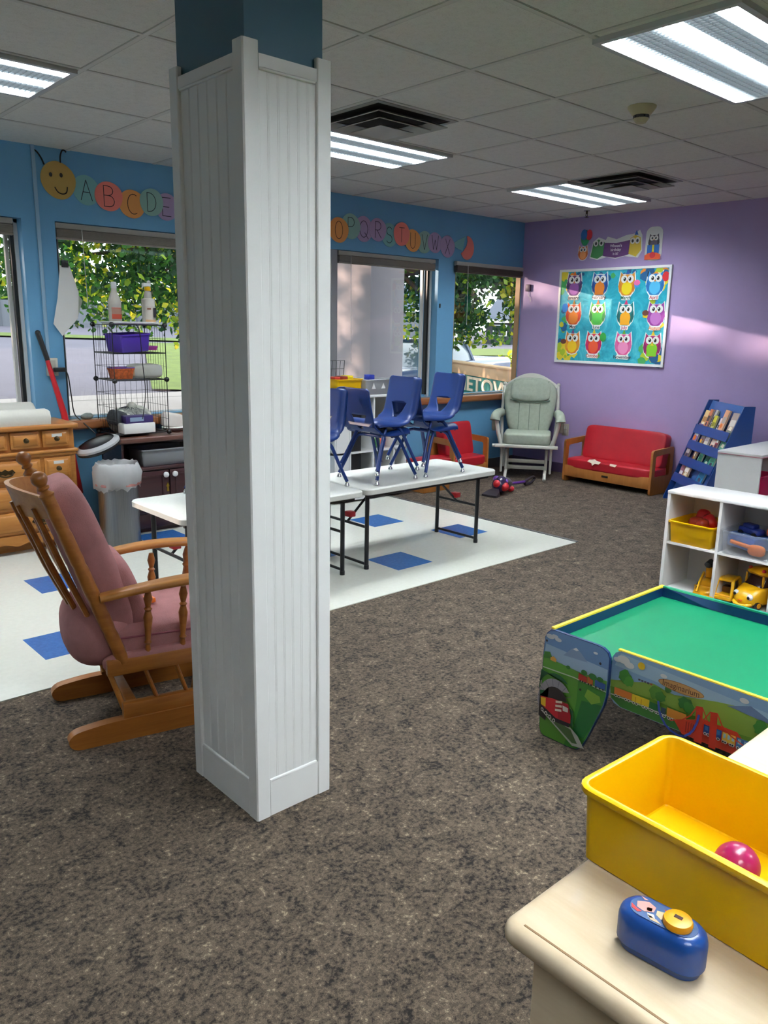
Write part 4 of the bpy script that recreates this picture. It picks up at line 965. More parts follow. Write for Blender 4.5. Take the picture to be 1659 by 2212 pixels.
# ------------------------------------------------------------------ green glider rocker in the corner
M_sage = mat('sage_fabric', 'a3ad9d', .95, var=.08, vs=30, bump=.4, bs=350)
M_sageline = mat('sage_seam', '5c6c60', .95)
M_cream2 = mat('cream_lacquer', 'd6d6cc', .4)
t = thing('glider_rocker', 'sage green cushioned glider rocker with white frame in the corner', 'rocking chair', (6.54, 5.05, 0), math.atan2(-.58, -.81))
for s in (-1, 1):
    MB().tube(smooth_path([(.30, s * .195, .012), (.24, s * .195, .05), (.12, s * .195, .075), (-.12, s * .195, .075), (-.24, s * .195, .05), (-.30, s * .195, .012)], 5), .016, 8).build('base_foot', M_cream2, t)
    for x in (.1225, -.1225): MB().rb((x - .0225, s * .2 - .014, .06), (x + .0225, s * .2 + .014, .29), .006, 2).build('base_post', M_cream2, t)
    for x in (.17, -.17): MB().rb((x - .02, s * .245 - .012, .055), (x + .02, s * .245 + .012, .31), .01, 3, None, ).build('swing_arm', M_cream2, t)
    MB().rb((-.2, s * .245 - .014, .30), (.25, s * .245 + .014, .335), .006, 2).build('seat_side_rail', M_cream2, t)
    MB().tube([(.20, s * .25, .33), (.235, s * .285, .47), (.22, s * .31, .61)], [.022, .02, .022], 10).build('arm_post', M_cream2, t)
    m = MB(); m.tube(smooth_path([(.25, s * .32, .585), (.22, s * .315, .628), (.05, s * .305, .635), (-.16, s * .29, .625)], 5), [.05] * 3 + [.047] * 13, 14); m.build('arm_pad', M_sage, t)
    MB().pillow((.13, s * .33, .55), (.16, .05, .16), None, None, .5, 20).build('arm_pocket', M_sage, t, ang=180)
    MB().tube([(-.12, s * .27, .33), (-.2, s * .285, .62), (-.285, s * .275, .90)], [.018, .018, .016], 10).ball((-.292, s * .275, .915), .02).build('back_post', M_cream2, t)
MB().rb((.235, -.31, .318), (.275, .31, .352), .008, 3).tube([(.25, -.335, .335), (.25, -.30, .335)], .016, 10).build('front_bar', M_cream2, t)
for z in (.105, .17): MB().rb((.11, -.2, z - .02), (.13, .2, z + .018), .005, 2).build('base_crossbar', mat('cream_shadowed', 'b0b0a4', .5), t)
MB().rb((-.22, -.25, .325), (.24, .25, .345), .005, 2).build('seat_deck', M_cream2, t)
L = []
for k in range(21):
    f = k / 20; y = -.275 + .55 * f; h = math.sin(f * PI)
    L.append([(-.30 - .012, y, .87 + .115 * h), (-.27, y, .87 + .115 * h), (-.275, y, .905 + .125 * h), (-.31, y, .905 + .125 * h)])
MB().loft(L).build('crest_rail', M_cream2, t, ang=30)
Mb = T(-.165, 0, .66) @ RY(R(-13))
# back cushion: rounded shield shape, wider at the shoulders
def shield(m, d0, d1, sc):
    out = []
    for k in range(40):
        a = 2 * PI * k / 40; x = math.copysign(abs(math.cos(a)) ** .55, math.cos(a)); z = math.copysign(abs(math.sin(a)) ** .6, math.sin(a))
        w = .245 + .05 * max(-1, min(1, z + .15)) - .03 * max(0, z - .6)
        zz = z * .305 + (.03 * (1 - abs(x) ** 2) if z > 0 else 0)
        out.append((x * w * sc, zz * sc))
    return out
L = []
for d, sc in ((-.05, .8), (-.055, .92), (-.03, .985), (0, 1), (.03, .985), (.052, .94), (.066, .82), (.072, .5), (.074, .1)): L.append([(d, a, b) for a, b in shield(None, 0, 0, sc)])
m = MB(Mb); m.loft(L); m.build('back_cushion', M_sage, t, ang=180)
m = MB(Mb); m.pillow((.07, 0, .185), (.085, .40, .22), None, None, .5, 32); m.build('head_pillow', M_sage, t, ang=180)
m = MB(Mb)
m.tube(smooth_path([(.078, -.2, .09), (.102, -.1, .068), (.108, 0, .064), (.102, .1, .068), (.078, .2, .09)], 6), .005, 6)
for y, z0, z1 in ((-.105, -.27, .06), (0, -.27, .06), (.105, -.27, .06)): m.tube([(.071, y, z0), (.075, y, z1)], .0025, 6)
for y in (-.155, .165): m.tube([(.1, y * .95, .11), (.098, y, .2), (.075, y * 1.08, .29)], .0025, 6)
m.build('stitching', M_sageline, t)
MB().pillow((.04, 0, .405), (.46, .47, .125), None, None, .3, 40).build('seat_cushion', M_sage, t, ang=180)

# ------------------------------------------------------------------ toy vacuum on the carpet
t = thing('toy_vacuum', 'purple and red toy vacuum lying on the carpet before the green rocker', 'toy vacuum', (5.62, 4.60, 0), math.atan2(.12, .63))
MP = mat('toy_purple', '5c2c8c', .3, coat=.3); MG = mat('toy_grey', '2c2830', .4)
m = MB(); m.loft([[(-.23, y, z) for y, z in ((-.075, .004), (.075, .004), (.075, .02), (-.075, .02))], [(-.15, y, z) for y, z in ((-.07, .004), (.07, .004), (.06, .045), (-.06, .045))], [(-.11, y, z) for y, z in ((-.03, .01), (.03, .01), (.03, .06), (-.03, .06))]], None, False)
m.build('floor_head', MG, t)
MB().ball((-.03, 0, .085), (.085, .075, .082), None, 20).build('ball_body', mat('toy_dark_purple', '2c1c40', .25, coat=.4), t)
for p, r, c in (((-.085, .0, .10), .04, M_red), ((-.05, -.055, .075), .042, M_red), ((-.055, .03, .14), .03, MP), ((-.02, -.05, .12), .022, mat('toy_lilac', '8c5cc8', .3))): MB().ball(p, r, None, 14).build('ball_segment', c, t)
MB().tube([(.0, 0, .1), (.09, 0, .085), (.15, 0, .07)], [.055, .05, .03], 14).build('canister', mat('toy_grey_light', '6c6670', .3), t)
MB().ball((.12, -.03, .03), (.04, .03, .028), None, 12).build('red_button', M_red, t)
MB().tube([(.14, 0, .07), (.3, 0, .055), (.44, 0, .045)], .014, 10).build('tube', MP, t)
MB().tube(smooth_path([(.44, 0, .045), (.52, 0, .06), (.62, 0, .07), (.65, 0, .045), (.58, 0, .02), (.47, 0, .018), (.45, 0, .04)], 5), .013, 8).build('handle', MG, t)

# ------------------------------------------------------------------ blue book rack with picture books
th = R(40); f_ = Vector((-math.cos(th), math.sin(th), 0)); rk = thing('book_rack', 'blue sloped book display rack against the purple wall', 'book rack', (6.741, 3.037, 0), math.atan2(f_.y, f_.x))
# local: +x is the front, +y is the viewer's left... width W along y
M_rackblue = mat('rack_blue', '1c4488', .3, coat=.2)
Wr, D0, D1, Hr = .66, .37, .06, .895
sl = math.atan2(D0 - D1, Hr); SL = math.hypot(D0 - D1, Hr)
for s in (-1, 1):
    y = s * Wr / 2 - (.008 if s > 0 else -.0)
    MB().prism([(0, 0), (D0 + .045, 0), (D0 + .045, .02), (D1 + .03, Hr), (0, Hr)], .012, None, frame((0, s * Wr / 2 + .006, 0), (1, 0, 0), (0, 0, 1))).build('side_panel', M_rackblue, rk)
fr_ = frame((D0, -Wr / 2, 0), (0, 1, 0), (-math.sin(sl), 0, math.cos(sl)))      # u to the viewer's right, v up the slope, n out
nr = (fr_.to_3x3() @ Vector((0, 0, 1)))
assert nr.x > 0
MB(fr_).box((.008, .0, -.012), (Wr - .008, SL - .005, -.004)).build('back_panel', mat('rack_blue_gloss', '4468a8', .12, coat=.6), rk)
tz = [.25, .405, .545, .685]
LIPS = [z / Hr * SL for z in tz]
for v in LIPS:
    MB(fr_).box((.008, v - .095, .042), (Wr - .008, v - .02, .047)).box((.008, v - .10, -.006), (Wr - .008, v - .094, .047)).build('pocket', M_rackblue, rk)
MB(fr_).box((.008, 0, -.006), (Wr - .008, .11, 0)).build('kick_panel', M_rackblue, rk)
BK = [ # pocket, u centre, width, height, cover, spine, label
 (3, .06, .085, .15, 'e8c890', 'c08c50', 'cream picture book, leftmost in the top rack pocket'), (3, .165, .055, .165, 'd07c50', '3c3430', 'brown orange book, second in the top rack pocket'), (3, .215, .04, .17, 'c8c4bc', '202020', 'pale book with dark edge, third in the top rack pocket'), (3, .30, .06, .12, 'd8d040', '8c8c30', 'low yellow book in the middle of the top rack pocket'), (3, .375, .07, .11, 'd8d4dc', '303048', 'low white book with dark marks in the top rack pocket'), (3, .45, .075, .185, 'f0b48c', 'b8a8a0', 'peach book with an orange disc in the top rack pocket'), (3, .58, .105, .18, 'b8a49c', 'e0d8d0', 'grey pink book, rightmost in the top rack pocket'),
 (2, .075, .09, .17, '8c6ca0', 'e0dcd8', 'purple book with orange sun in the second rack pocket'), (2, .19, .08, .165, '9c7c98', 'c8c4c0', 'mauve book in the second rack pocket'), (2, .315, .07, .14, 'e4dcd8', 'b0a8b0', 'white book in the middle of the second rack pocket'), (2, .40, .085, .125, 'f8c0a4', 'fbe8dc', 'glowing peach book in the second rack pocket'), (2, .50, .04, .16, 'a83038', 'd8e0dc', 'thin red and white book in the second rack pocket'), (2, .58, .095, .175, '6cb094', '4c8c78', 'mint green book, rightmost in the second rack pocket'),
 (1, .06, .08, .14, '6c5c60', 'c8c0bc', 'grey brown book, leftmost in the third rack pocket'), (1, .15, .07, .135, '5c4458', 'a09090', 'dark plum book leaning in the third rack pocket'), (1, .215, .03, .19, 'd89838', 'b07028', 'thin orange book in the third rack pocket'), (1, .28, .05, .2, 'b8ccc0', 'e8ecec', 'tall pale mint book in the third rack pocket'), (1, .335, .06, .12, '2c7c5c', '1c5c48', 'dark green book in the third rack pocket'), (1, .43, .085, .13, '1c7c70', '145850', 'teal green book with white marks in the third rack pocket'), (1, .56, .09, .14, '4ca884', '2c6c58', 'light green book, rightmost in the third rack pocket'),
 (0, .07, .075, .10, 'b87c88', 'd8d8d8', 'small pink book in the bottom rack pocket'), (0, .20, .09, .15, 'c8a878', 'ece8e0', 'tan picture book with white pages in the bottom rack pocket'), (0, .43, .11, .15, '2c8cc0', '1c6c98', 'bright blue book tilted in the bottom rack pocket')]
RW = fr_; rkM = Matrix.Translation(rk.location) @ RZ(rk.rotation_euler.z)
rnd = random.Random(9)
for k, (p, u, w, h, c, sp, lb) in enumerate(BK):
    t = thing('picture_book', lb, 'book', group='picture books in the blue rack')
    tilt = rnd.uniform(-.05, .05) if 'tilted' not in lb and 'leaning' not in lb else -.22
    t.matrix_local = rkM @ fr_ @ T(u, LIPS[p] - .088 + (.012 if abs(tilt) > .1 else .004), .002 + .019 * (k % 2)) @ RZ(tilt) @ RX(R(0))
    th_ = .016
    m = MB(); m.box((-w / 2, 0, 0), (w / 2, h + .055, .002)); m.box((-w / 2, 0, th_ - .002), (w / 2, h + .055, th_)); m.box((-w / 2 - .001, 0, 0), (-w / 2 + .002, h + .055, th_)); m.build('cover', mat('cover_' + c, c, .4), t)
    MB().box((-w / 2 + .002, .002, .002), (w / 2 - .003, h + .052, th_ - .002)).build('pages', mat('book_pages', 'e4e0d4', .8), t)
    m = MB(); m.prism(rr(w * .8, h * .3, .006, 3, 0, h * .82), .0004, mat('cover_' + sp, sp, .5), None, th_)
    if 'sun' in lb or 'disc' in lb: m.prism(ell(w * .28, w * .28, 16, -.008, h * .55), .0006, M_orange, None, th_ + .0005)
    elif k % 3 == 0: m.prism([(-w * .3, h * .5), (w * .2, h * .45), (w * .3, h * .62), (-w * .1, h * .66)], .0004, mat('cover_art', 'f0e8d0', .5), None, th_ + .0005)
    else: m.prism(ell(w * .25, h * .12, 12, 0, h * .52), .0004, mat('cover_art2', '3c3c54', .5), None, th_ + .0005)
    m.build('cover_print', None, t)

# ------------------------------------------------------------------ white cubbies
def cubby(name, label, loc, rz, W, D, H_, nx, nz, thick=.018, edge=None):
    # local: open front at -y, x along the width
    t = thing(name, label, 'shelf', loc, rz)
    MB().box((0, 0, 0), (thick, D, H_ - thick)).build('end_panel', M_whitegloss, t); MB().box((W - thick, 0, 0), (W, D, H_ - thick)).build('end_panel', M_whitegloss, t)
    MB().rb((-.002, -.002, H_ - thick), (W + .002, D + .002, H_), .003, 2).build('top', M_whitegloss, t)
    MB().box((thick, .0, .02), (W - thick, D, .02 + thick * .8)).build('bottom', M_whitegloss, t)
    MB().box((thick, D - .006, .03), (W - thick, D, H_ - thick)).build('back', M_whitegloss, t)
    for k in range(1, nx): MB().box((W * k / nx - .008, .003, .03), (W * k / nx + .008, D - .006, H_ - thick)).build('divider', M_whitegloss, t)
    for k in range(1, nz):
        z = .02 + (H_ - .02) * k / nz
        for i in range(nx): MB().box((max(thick, W * i / nx + .008), .005, z - .012), (min(W - thick, W * (i + 1) / nx - .008), D - .006, z)).build('shelf_board', M_whitegloss, t)
    if edge: MB().box((-.003, -.004, H_ - .022), (W + .003, -.002, H_ - .016)).box((-.004, -.003, H_ - .022), (-.002, D, H_ - .016)).build('edge_reflection', edge, t)  # pink reflection along the top edges, painted as thin strips
    return t
far = cubby('cubby_shelf', 'white cubby with magenta bin in front of the blue book rack', (5.655, 2.325, 0), 0, 1.25, .315, .64, 4, 2, .018, mat('pink_reflection', 'c88c98', .5))
t = bin_thing('storage_bin', 'magenta bin in the white cubby by the book rack', .265, .29, .155, mat('magenta_bin', 'b01848', .35), (5.815, 2.465, .331))
toy = cubby('cubby_shelf', 'white cubby with yellow bin and toy trucks behind the train table', (4.12, 2.181, 0), -PI / 2, 1.225, .295, .606, 4, 2)
# its front faces -x:  local x -> -y, local y -> +x
bin_thing('storage_bin', 'yellow bin of red toys in the top left cube of the white cubby', .255, .27, .125, M_yellow, (4.258, 2.033, .314), PI / 2, taper=.014)
for k, (dx, dy, r, z) in enumerate(((0, .03, .045, .42), (.03, -.035, .05, .425), (-.03, -.02, .04, .415), (.05, .02, .042, .45))):
    m = MB().ball((0, 0, 0), (r, r * .9, r * .7), None, 14, None, .7); o = m.build('red_toy', M_red if k % 2 else mat('toy_brick_red', 'a83420', .4)); o.location = (4.26 + dx, 2.035 + dy, z); o.rotation_euler = (k, k * .7, 0)
    tag(o, ['small brick red toy at the left in the cubby yellow bin', 'red toy at the front right of the cubby yellow bin', 'brick red toy at the front of the cubby yellow bin', 'red toy on top of the pile in the cubby yellow bin'][k], 'toy', 'red toys in the cubby yellow bin')
M_clearbin = mat('frosted_clear', 'c4ccd4', .2, alpha=.2)
t = thing('storage_bin', 'clear plastic bin of blue and orange toys in the white cubby', 'bin', (4.25, 1.725, .314), PI / 2); MB().tray(.26, .27, .13, None, None, .012, .012).build('tub', M_clearbin, t)
t = thing('toy_hammer', 'orange toy hammer seen through the front of the clear bin', 'toy', (4.165, 1.73, .345)); MB().tube([(0, .09, .035), (0, -.03, .02)], .011, 10).build('handle', M_orange, t); MB().ball((0, -.05, .01), (.02, .045, .03), None, 14, None, .7).build('head', M_orange, t)
t = thing('toy_car', 'dark blue toy car sticking out of the clear bin', 'toy', (4.27, 1.76, .435), R(70)); MB().rb((-.07, -.03, -.02), (.07, .03, .015), .012, 3).rb((-.03, -.026, .01), (.045, .026, .035), .01, 3).build('body', mat('toy_navy', '1c3080', .35), t)
for x in (-.045, .045):
    for y in (-.03, .03): MB().tube([(x, y - .006, -.02), (x, y + .006, -.02)], .016, 14).build('wheel', M_black, t)
MB().rb((-.1, -.08, -.1), (.1, .08, -.02), .02, 2).build('blue_block', mat('toy_mid_blue', '4868b0', .4), t)
o = MB().ball((0, 0, 0), (.04, .03, .03), None, 14, None, .8).build('toy_figure', mat('toy_rust', 'c86430', .4)); o.location = (4.29, 1.655, .44); tag(o, 'rust orange toy at the right of the clear bin', 'toy')

# toys in the bottom cubes
M_ty = mat('toy_yellow', 'eab010', .3, coat=.3); M_tyo = mat('toy_amber', 'e09a14', .35)
ZF = .0345
def wheels(t, pts, r, w):
    for x, y in pts:
        wl = MB().lathe([(r * .6, -w / 2), (r, -w / 2 + .004), (r, w / 2 - .004), (r * .6, w / 2)], 18, None, T(x, y, r) @ RX(PI / 2)).build('wheel', M_black, t)
        MB().lathe([(r * .5, -w / 2 - .002), (r * .5, w / 2 + .002)], 14, None, T(x, y, r) @ RX(PI / 2)).build('hub', M_tyo, wl)
# loader: facing -x (out of the cube)
t = thing('toy_loader', 'yellow toy loader with dark grab in the lower left cube', 'toy truck', (4.27, 1.955, ZF), PI + R(10))
MB().rb((-.08, -.045, .03), (.06, .045, .075), .01, 3).build('chassis', M_ty, t)
MB().rb((-.07, -.035, .075), (-.01, .035, .14), .008, 3).build('cab', M_tyo, t)
m = MB()
for y in (-.038, .03): m.loft([[(.0, y, .10), (.0, y + .008, .10), (.02, y + .008, .12), (.02, y, .12)], [(.085, y, .055), (.085, y + .008, .055), (.095, y + .008, .075), (.095, y, .075)], [(.115, y, .02), (.115, y + .008, .02), (.13, y + .008, .03), (.13, y, .03)]], None, False)
m.build('lift_arm', M_ty, t)
m = MB(); L = [[(.11 + .05 * math.cos(a), y, .03 + .03 * math.sin(a)) for a in [R(150 + 200 * k / 8) for k in range(9)]] for y in (-.065, .065)]
m.loft(L, None, True, False, False, None, False); o = m.build('bucket', M_ty, t); md = o.modifiers.new('thickness', 'SOLIDIFY'); md.thickness = .005
MB().tube([(-.04, 0, .13), (-.02, -.015, .17), (.01, -.02, .155)], [.014, .018, .02], 10).tube([(-.04, .01, .13), (-.03, .02, .175), (.005, .015, .17)], [.012, .014, .016], 10).build('grab', M_black, t)
wheels(t, [(-.05, -.05), (-.05, .05), (.035, -.05), (.035, .05)], .03, .02)
# open frame cab toy
t = thing('toy_truck', 'yellow toy truck with open cab frame in the second lower cube', 'toy truck', (4.22, 1.835, ZF), PI + R(6))
MB().rb((-.10, -.052, .012), (.07, .052, .034), .008, 3).build('bed', M_ty, t)
for s in (-1, 1):
    MB().tube(smooth_path([(.06, s * .045, .03), (.045, s * .043, .08), (.025, s * .038, .115), (-.02, s * .036, .12), (-.07, s * .04, .115), (-.085, s * .043, .03)], 5), .009, 10).build('cab_frame', M_ty, t)
MB().rb((-.08, -.042, .108), (.035, .042, .124), .008, 3).build('roof', M_ty, t)
MB().rb((-.06, -.03, .034), (-.01, .03, .07), .008, 2).build('seat', mat('toy_dark_amber', '5c3c10', .5), t)
MB().tube([(.058, -.045, .034), (.058, .045, .034)], .009, 10).build('bumper', M_tyo, t)
wheels(t, [(-.06, -.05), (-.06, .05), (.035, -.05), (.035, .05)], .014, .012)
# rounded yellow toy car with round headlamps
t = thing('toy_car', 'rounded yellow toy car with round headlamps in the second lower cube', 'toy truck', (4.235, 1.682, ZF), PI + R(-20))
m = MB(); L = []
for x, w, z0, z1 in ((-.13, .05, .03, .10), (-.12, .068, .022, .125), (-.02, .072, .02, .128), (.04, .072, .02, .12), (.08, .066, .02, .095), (.102, .05, .024, .07), (.108, .035, .03, .055)):
    L.append([(x, a, b) for a, b in rr(2 * w, z1 - z0, .026, 5, 0, (z0 + z1) / 2)])
m.loft(L); m.build('body', M_ty, t, ang=70)
m = MB(); L = []
for z, x0, x1, w in ((.12, -.11, .035, .064), (.15, -.105, .012, .060), (.178, -.10, -.005, .055), (.185, -.095, -.012, .05)):
    L.append([(a, b, z) for a, b in rr(x1 - x0, 2 * w, .02, 5, (x0 + x1) / 2, 0)])
m.loft(L); m.build('windshield', mat('toy_window', '2a1418', .15), t, ang=70)
m = MB(); L = []
for z, x0, x1, w in ((.178, -.112, .02, .058), (.19, -.118, .03, .064), (.2, -.112, .024, .06), (.212, -.09, -.0, .04)):
    L.append([(a, b, z) for a, b in rr(x1 - x0, 2 * w, .024, 5, (x0 + x1) / 2, 0)])
m.loft(L); m.build('roof', M_ty, t, ang=70)
for s in (-1, 1):
    MB().ball((.012, s * .045, .206), .011, None, 12).build('roof_lamp', M_red, t)
    hl = MB().ball((.092, s * .046, .072), (.014, .017, .017), None, 14).build('headlamp', M_whitegloss, t)
    MB().ball((.104, s * .046, .07), (.005, .009, .009), None, 12).build('lamp_lens', M_black, hl)
    MB().box((.018, s * .056 - .004, .12), (.026, s * .056 + .004, .18)).build('pillar_post', M_ty, t)
MB().tube(smooth_path([(.085, -.052, .032), (.108, -.04, .026), (.117, 0, .02), (.108, .04, .026), (.085, .052, .032)], 5), .01, 10).build('bumper', M_ty, t)
MB().rb((.106, -.012, .04), (.113, .012, .05), .003, 2).build('badge', M_orange, t)
wheels(t, [(-.075, -.062), (-.075, .062), (.05, -.062), (.05, .062)], .028, .018)
# ------------------------------------------------------------------ train table with printed panels
def pm(c, r=.35): return mat('print_' + c, [int(int(c[i:i+2], 16) * .82) / 255 for i in (0, 2, 4)], r, coat=.2)
t = thing('train_table', 'low play table with green top, navy rim and printed train panels', 'play table', (2.67, 1.0, 0))
ox, oy = 2.67, 1.0
X0, X1, Y0, Y1 = 2.285, 3.075, .385, 1.615
loc = T(-ox, -oy, 0)
MB().box((X0 + .012, Y0 + .012, .352), (X1 - .012, Y1 - .012, .366)).build('play_top', mat('table_green', '057e55', .4, var=.05, vs=4), t, loc)
M_navy = mat('rim_navy', '102c5c', .35); M_rimy = mat('rim_yellow', 'f0cc3c', .4); M_rimg = mat('rim_green', '1c8c6c', .4)
def rim(a, b, tm, nm='rim'):
    m = MB(); m.box((a[0], a[1], .30), (b[0], b[1], .405), M_navy); m.box((a[0], a[1], .405), (b[0], b[1], .412), tm); m.build(nm, None, t, loc)
rim((X0 + .012, Y1 - .014, 0), (X1, Y1, 0), M_rimy); rim((X0 + .012, Y0, 0), (X1, Y0 + .014, 0), M_rimy); rim((X1 - .014, Y0 + .014, 0), (X1, Y1 - .014, 0), M_rimg)
# front apron, faces -x : local u to the right (-y), v up
def YZ(x): return frame((x, 0, 0), (0, -1, 0), (0, 0, 1))
def flip(p): return [(-a, b) for a, b in p]
m = MB(loc @ YZ(X0 + .012))
B0, B1 = .64, 1.352
ap = [(B1, .257), (B1 - .006, .24), (B1 - .02, .224), (B1 - .045, .216)] + [(B0 + .045, .216), (B0 + .02, .224), (B0 + .006, .24), (B0, .257)] + [(B0, .385), (B0 + .01, .405), (B0 + .03, .416)] + [(1.32, .416), (1.34, .405), (B1, .385)]
m.prism(flip(ap), .012, M_navy)
m.prism(flip([(a * .9985 + .0015, b) for a, b in ap]), .0005, pm('8cb0d4'), None, .012)
Z = [.0125]
def d(pts, c, inset=True): m.prism(flip(pts), .0003, pm(c), None, Z[0]); Z[0] += .00035
d([(1.34, .36), (B0 + .01, .33), (B0 + .01, .37), (1.32, .408)], 'a8c8e0')
d([(B1 - .002, .303), (1.30, .318), (1.272, .322), (1.23, .336), (1.196, .344), (1.15, .335), (1.12, .332), (1.05, .346), (.982, .36), (.93, .368), (.83, .35), (.72, .33), (B0 + .001, .335), (B0 + .001, .262), (B0 + .046, .218), (1.305, .218), (B1 - .008, .24)], '8cac44')
d([(B1 - .002, .28), (1.2, .29), (1.1, .285), (1.0, .29), (.9, .285), (.7, .30), (B0 + .002, .295), (B0 + .002, .262), (B0 + .046, .2185), (1.305, .2185), (B1 - .008, .24)], '6c9c38')
d([(1.34, .256), (1.2, .256), (1.0, .256), (.8, .258), (.66, .258), (B0 + .046, .219), (1.305, .219), (B1 - .012, .24)], '3c8434')
d([(.95, .36), (.88, .385), (.80, .352), (.76, .372), (.7, .34)], '6c84a8')
d([(1.345, .2515), (.66, .2515), (.66, .256), (1.345, .256)], 'd0d0c4')
for cx, cz, s_ in ((1.308, .39, 1.0), (1.285, .378, .8), (1.33, .384, .6), (1.16, .383, .5), (.9, .395, .6)): d(ell(.024 * s_, .014 * s_, 12, cx, cz), 'e8e8e4')
d(ell(.013, .013, 16, 1.24, .391), 'f0c828')
for cx, cz, s_, c in ((1.294, .334, 1, '3c8c30'), (1.28, .322, .8, '4c9c34'), (1.183, .318, 1, '548c30'), (1.165, .310, .8, '3c7c2c'), (1.08, .318, 1, '2c7430'), (1.065, .308, .8, '3c8434'), (1.14, .345, .5, '3c7c30'), (.84, .33, 1, '3c8430'), (.72, .325, 1, '2c7430')):
    rn = random.Random(int(cx * 999)); d([(cx + s_ * .024 * (1 + .25 * rn.uniform(-1, 1)) * math.cos(2 * PI * k / 14), cz + s_ * .022 * (1 + .25 * rn.uniform(-1, 1)) * math.sin(2 * PI * k / 14)) for k in range(14)], c)
for k in range(5): d([(1.245 - k * .011, .340), (1.237 - k * .011, .340), (1.237 - k * .011, .346), (1.245 - k * .011, .346)], '4c4458' if k < 4 else 'a84c30')
def car(y0, y1, z0, z1, c, win=None):
    d([(y0, z0), (y1, z0), (y1, z1), (y0, z1)], c)
    if win:
        n = 3
        for k in range(n):
            a = y0 + (y1 - y0) * (k + .25) / n; b = y0 + (y1 - y0) * (k + .75) / n; d([(a, z0 + .012), (b, z0 + .012), (b, z1 - .004), (a, z1 - .004)], win)
    for k in (.12, .3, .7, .88): d(ell(.0052, .0052, 10, y0 + (y1 - y0) * k, .258), 'e4e0d8'); d(ell(.003, .003, 8, y0 + (y1 - y0) * k, .258), '303030')
car(1.328, 1.262, .262, .287, 'd8782c'); car(1.259, 1.196, .263, .288, 'f0c828'); car(1.193, 1.155, .262, .286, '1c6c34'); car(1.15, 1.134, .262, .284, '2c4858'); car(1.128, 1.063, .263, .292, 'e09030')
for k in (.33, .66): d([(1.259 - .063 * k - .001, .264), (1.259 - .063 * k + .001, .264), (1.259 - .063 * k + .001, .288), (1.259 - .063 * k - .001, .288)], 'b89018')
d([(1.10, .262), (1.03, .29), (1.02, .30), (.90, .30), (.885, .285), (.88, .225), (1.07, .225)], 'd83c24')
for k in range(6): a = 1.06 - k * .008; d([(a, .235 + .003 * k), (a - .004, .235 + .003 * k), (a - .004, .275), (a, .27)], 'a82818')
car(1.001, .945, .258, .287, '2c5ca0', '3c80c0'); car(.94, .90, .258, .288, 'f0c040', 'a0d0e0'); car(.895, .84, .258, .290, '3c78b8', 'a0c8e0'); car(.835, .77, .258, .29, '2c5ca0', 'f0d890'); car(.765, .70, .258, .29, 'c83c2c', 'f0d890')
d([(1.022, .347), (1.001, .35), (.993, .23), (1.018, .23)], 'c8301c'); d([(.976, .345), (.954, .349), (.949, .23), (.971, .23)], 'c8301c')
def ln(p, w, c):
    mm = flip(p); m.stroke(mm, w, pm(c), None, Z[0], .0003); Z[0] += .0004
ln([(1.0, .345), (.976, .30)], .003, 'c8301c'); ln([(1.0, .30), (.976, .345)], .003, 'c8301c')
ln([(1.019, .346), (1.036, .31), (1.061, .285), (1.10, .268)], .004, 'd04020'); ln([(.954, .347), (.937, .316), (.908, .294), (.87, .28)], .004, 'd04020')
ln([(1.145, .315), (1.14, .29), (1.133, .272), (1.115, .248), (1.095, .235), (1.07, .229), (1.051, .232), (1.032, .25), (1.022, .267), (1.013, .295), (1.01, .32)], .007, '3450b0')
d(ell(.076, .017, 28, 1.076, .386), 'a06c34'); d(ell(.073, .0148, 28, 1.076, .386), 'c8985c')
apron = m.build('front_apron', None, t)
text_obj('painted_lettering', 'Imaginarium', .0275, pm('5c2c14'), apron, loc @ YZ(X0 + .012) @ T(-1.076, .386, Z[0]), .0002, .92)
MB(loc).box((X0, B0 + .03, .414), (X0 + .013, B1 - .02, .42)).build('apron_edge', M_rimy, t)
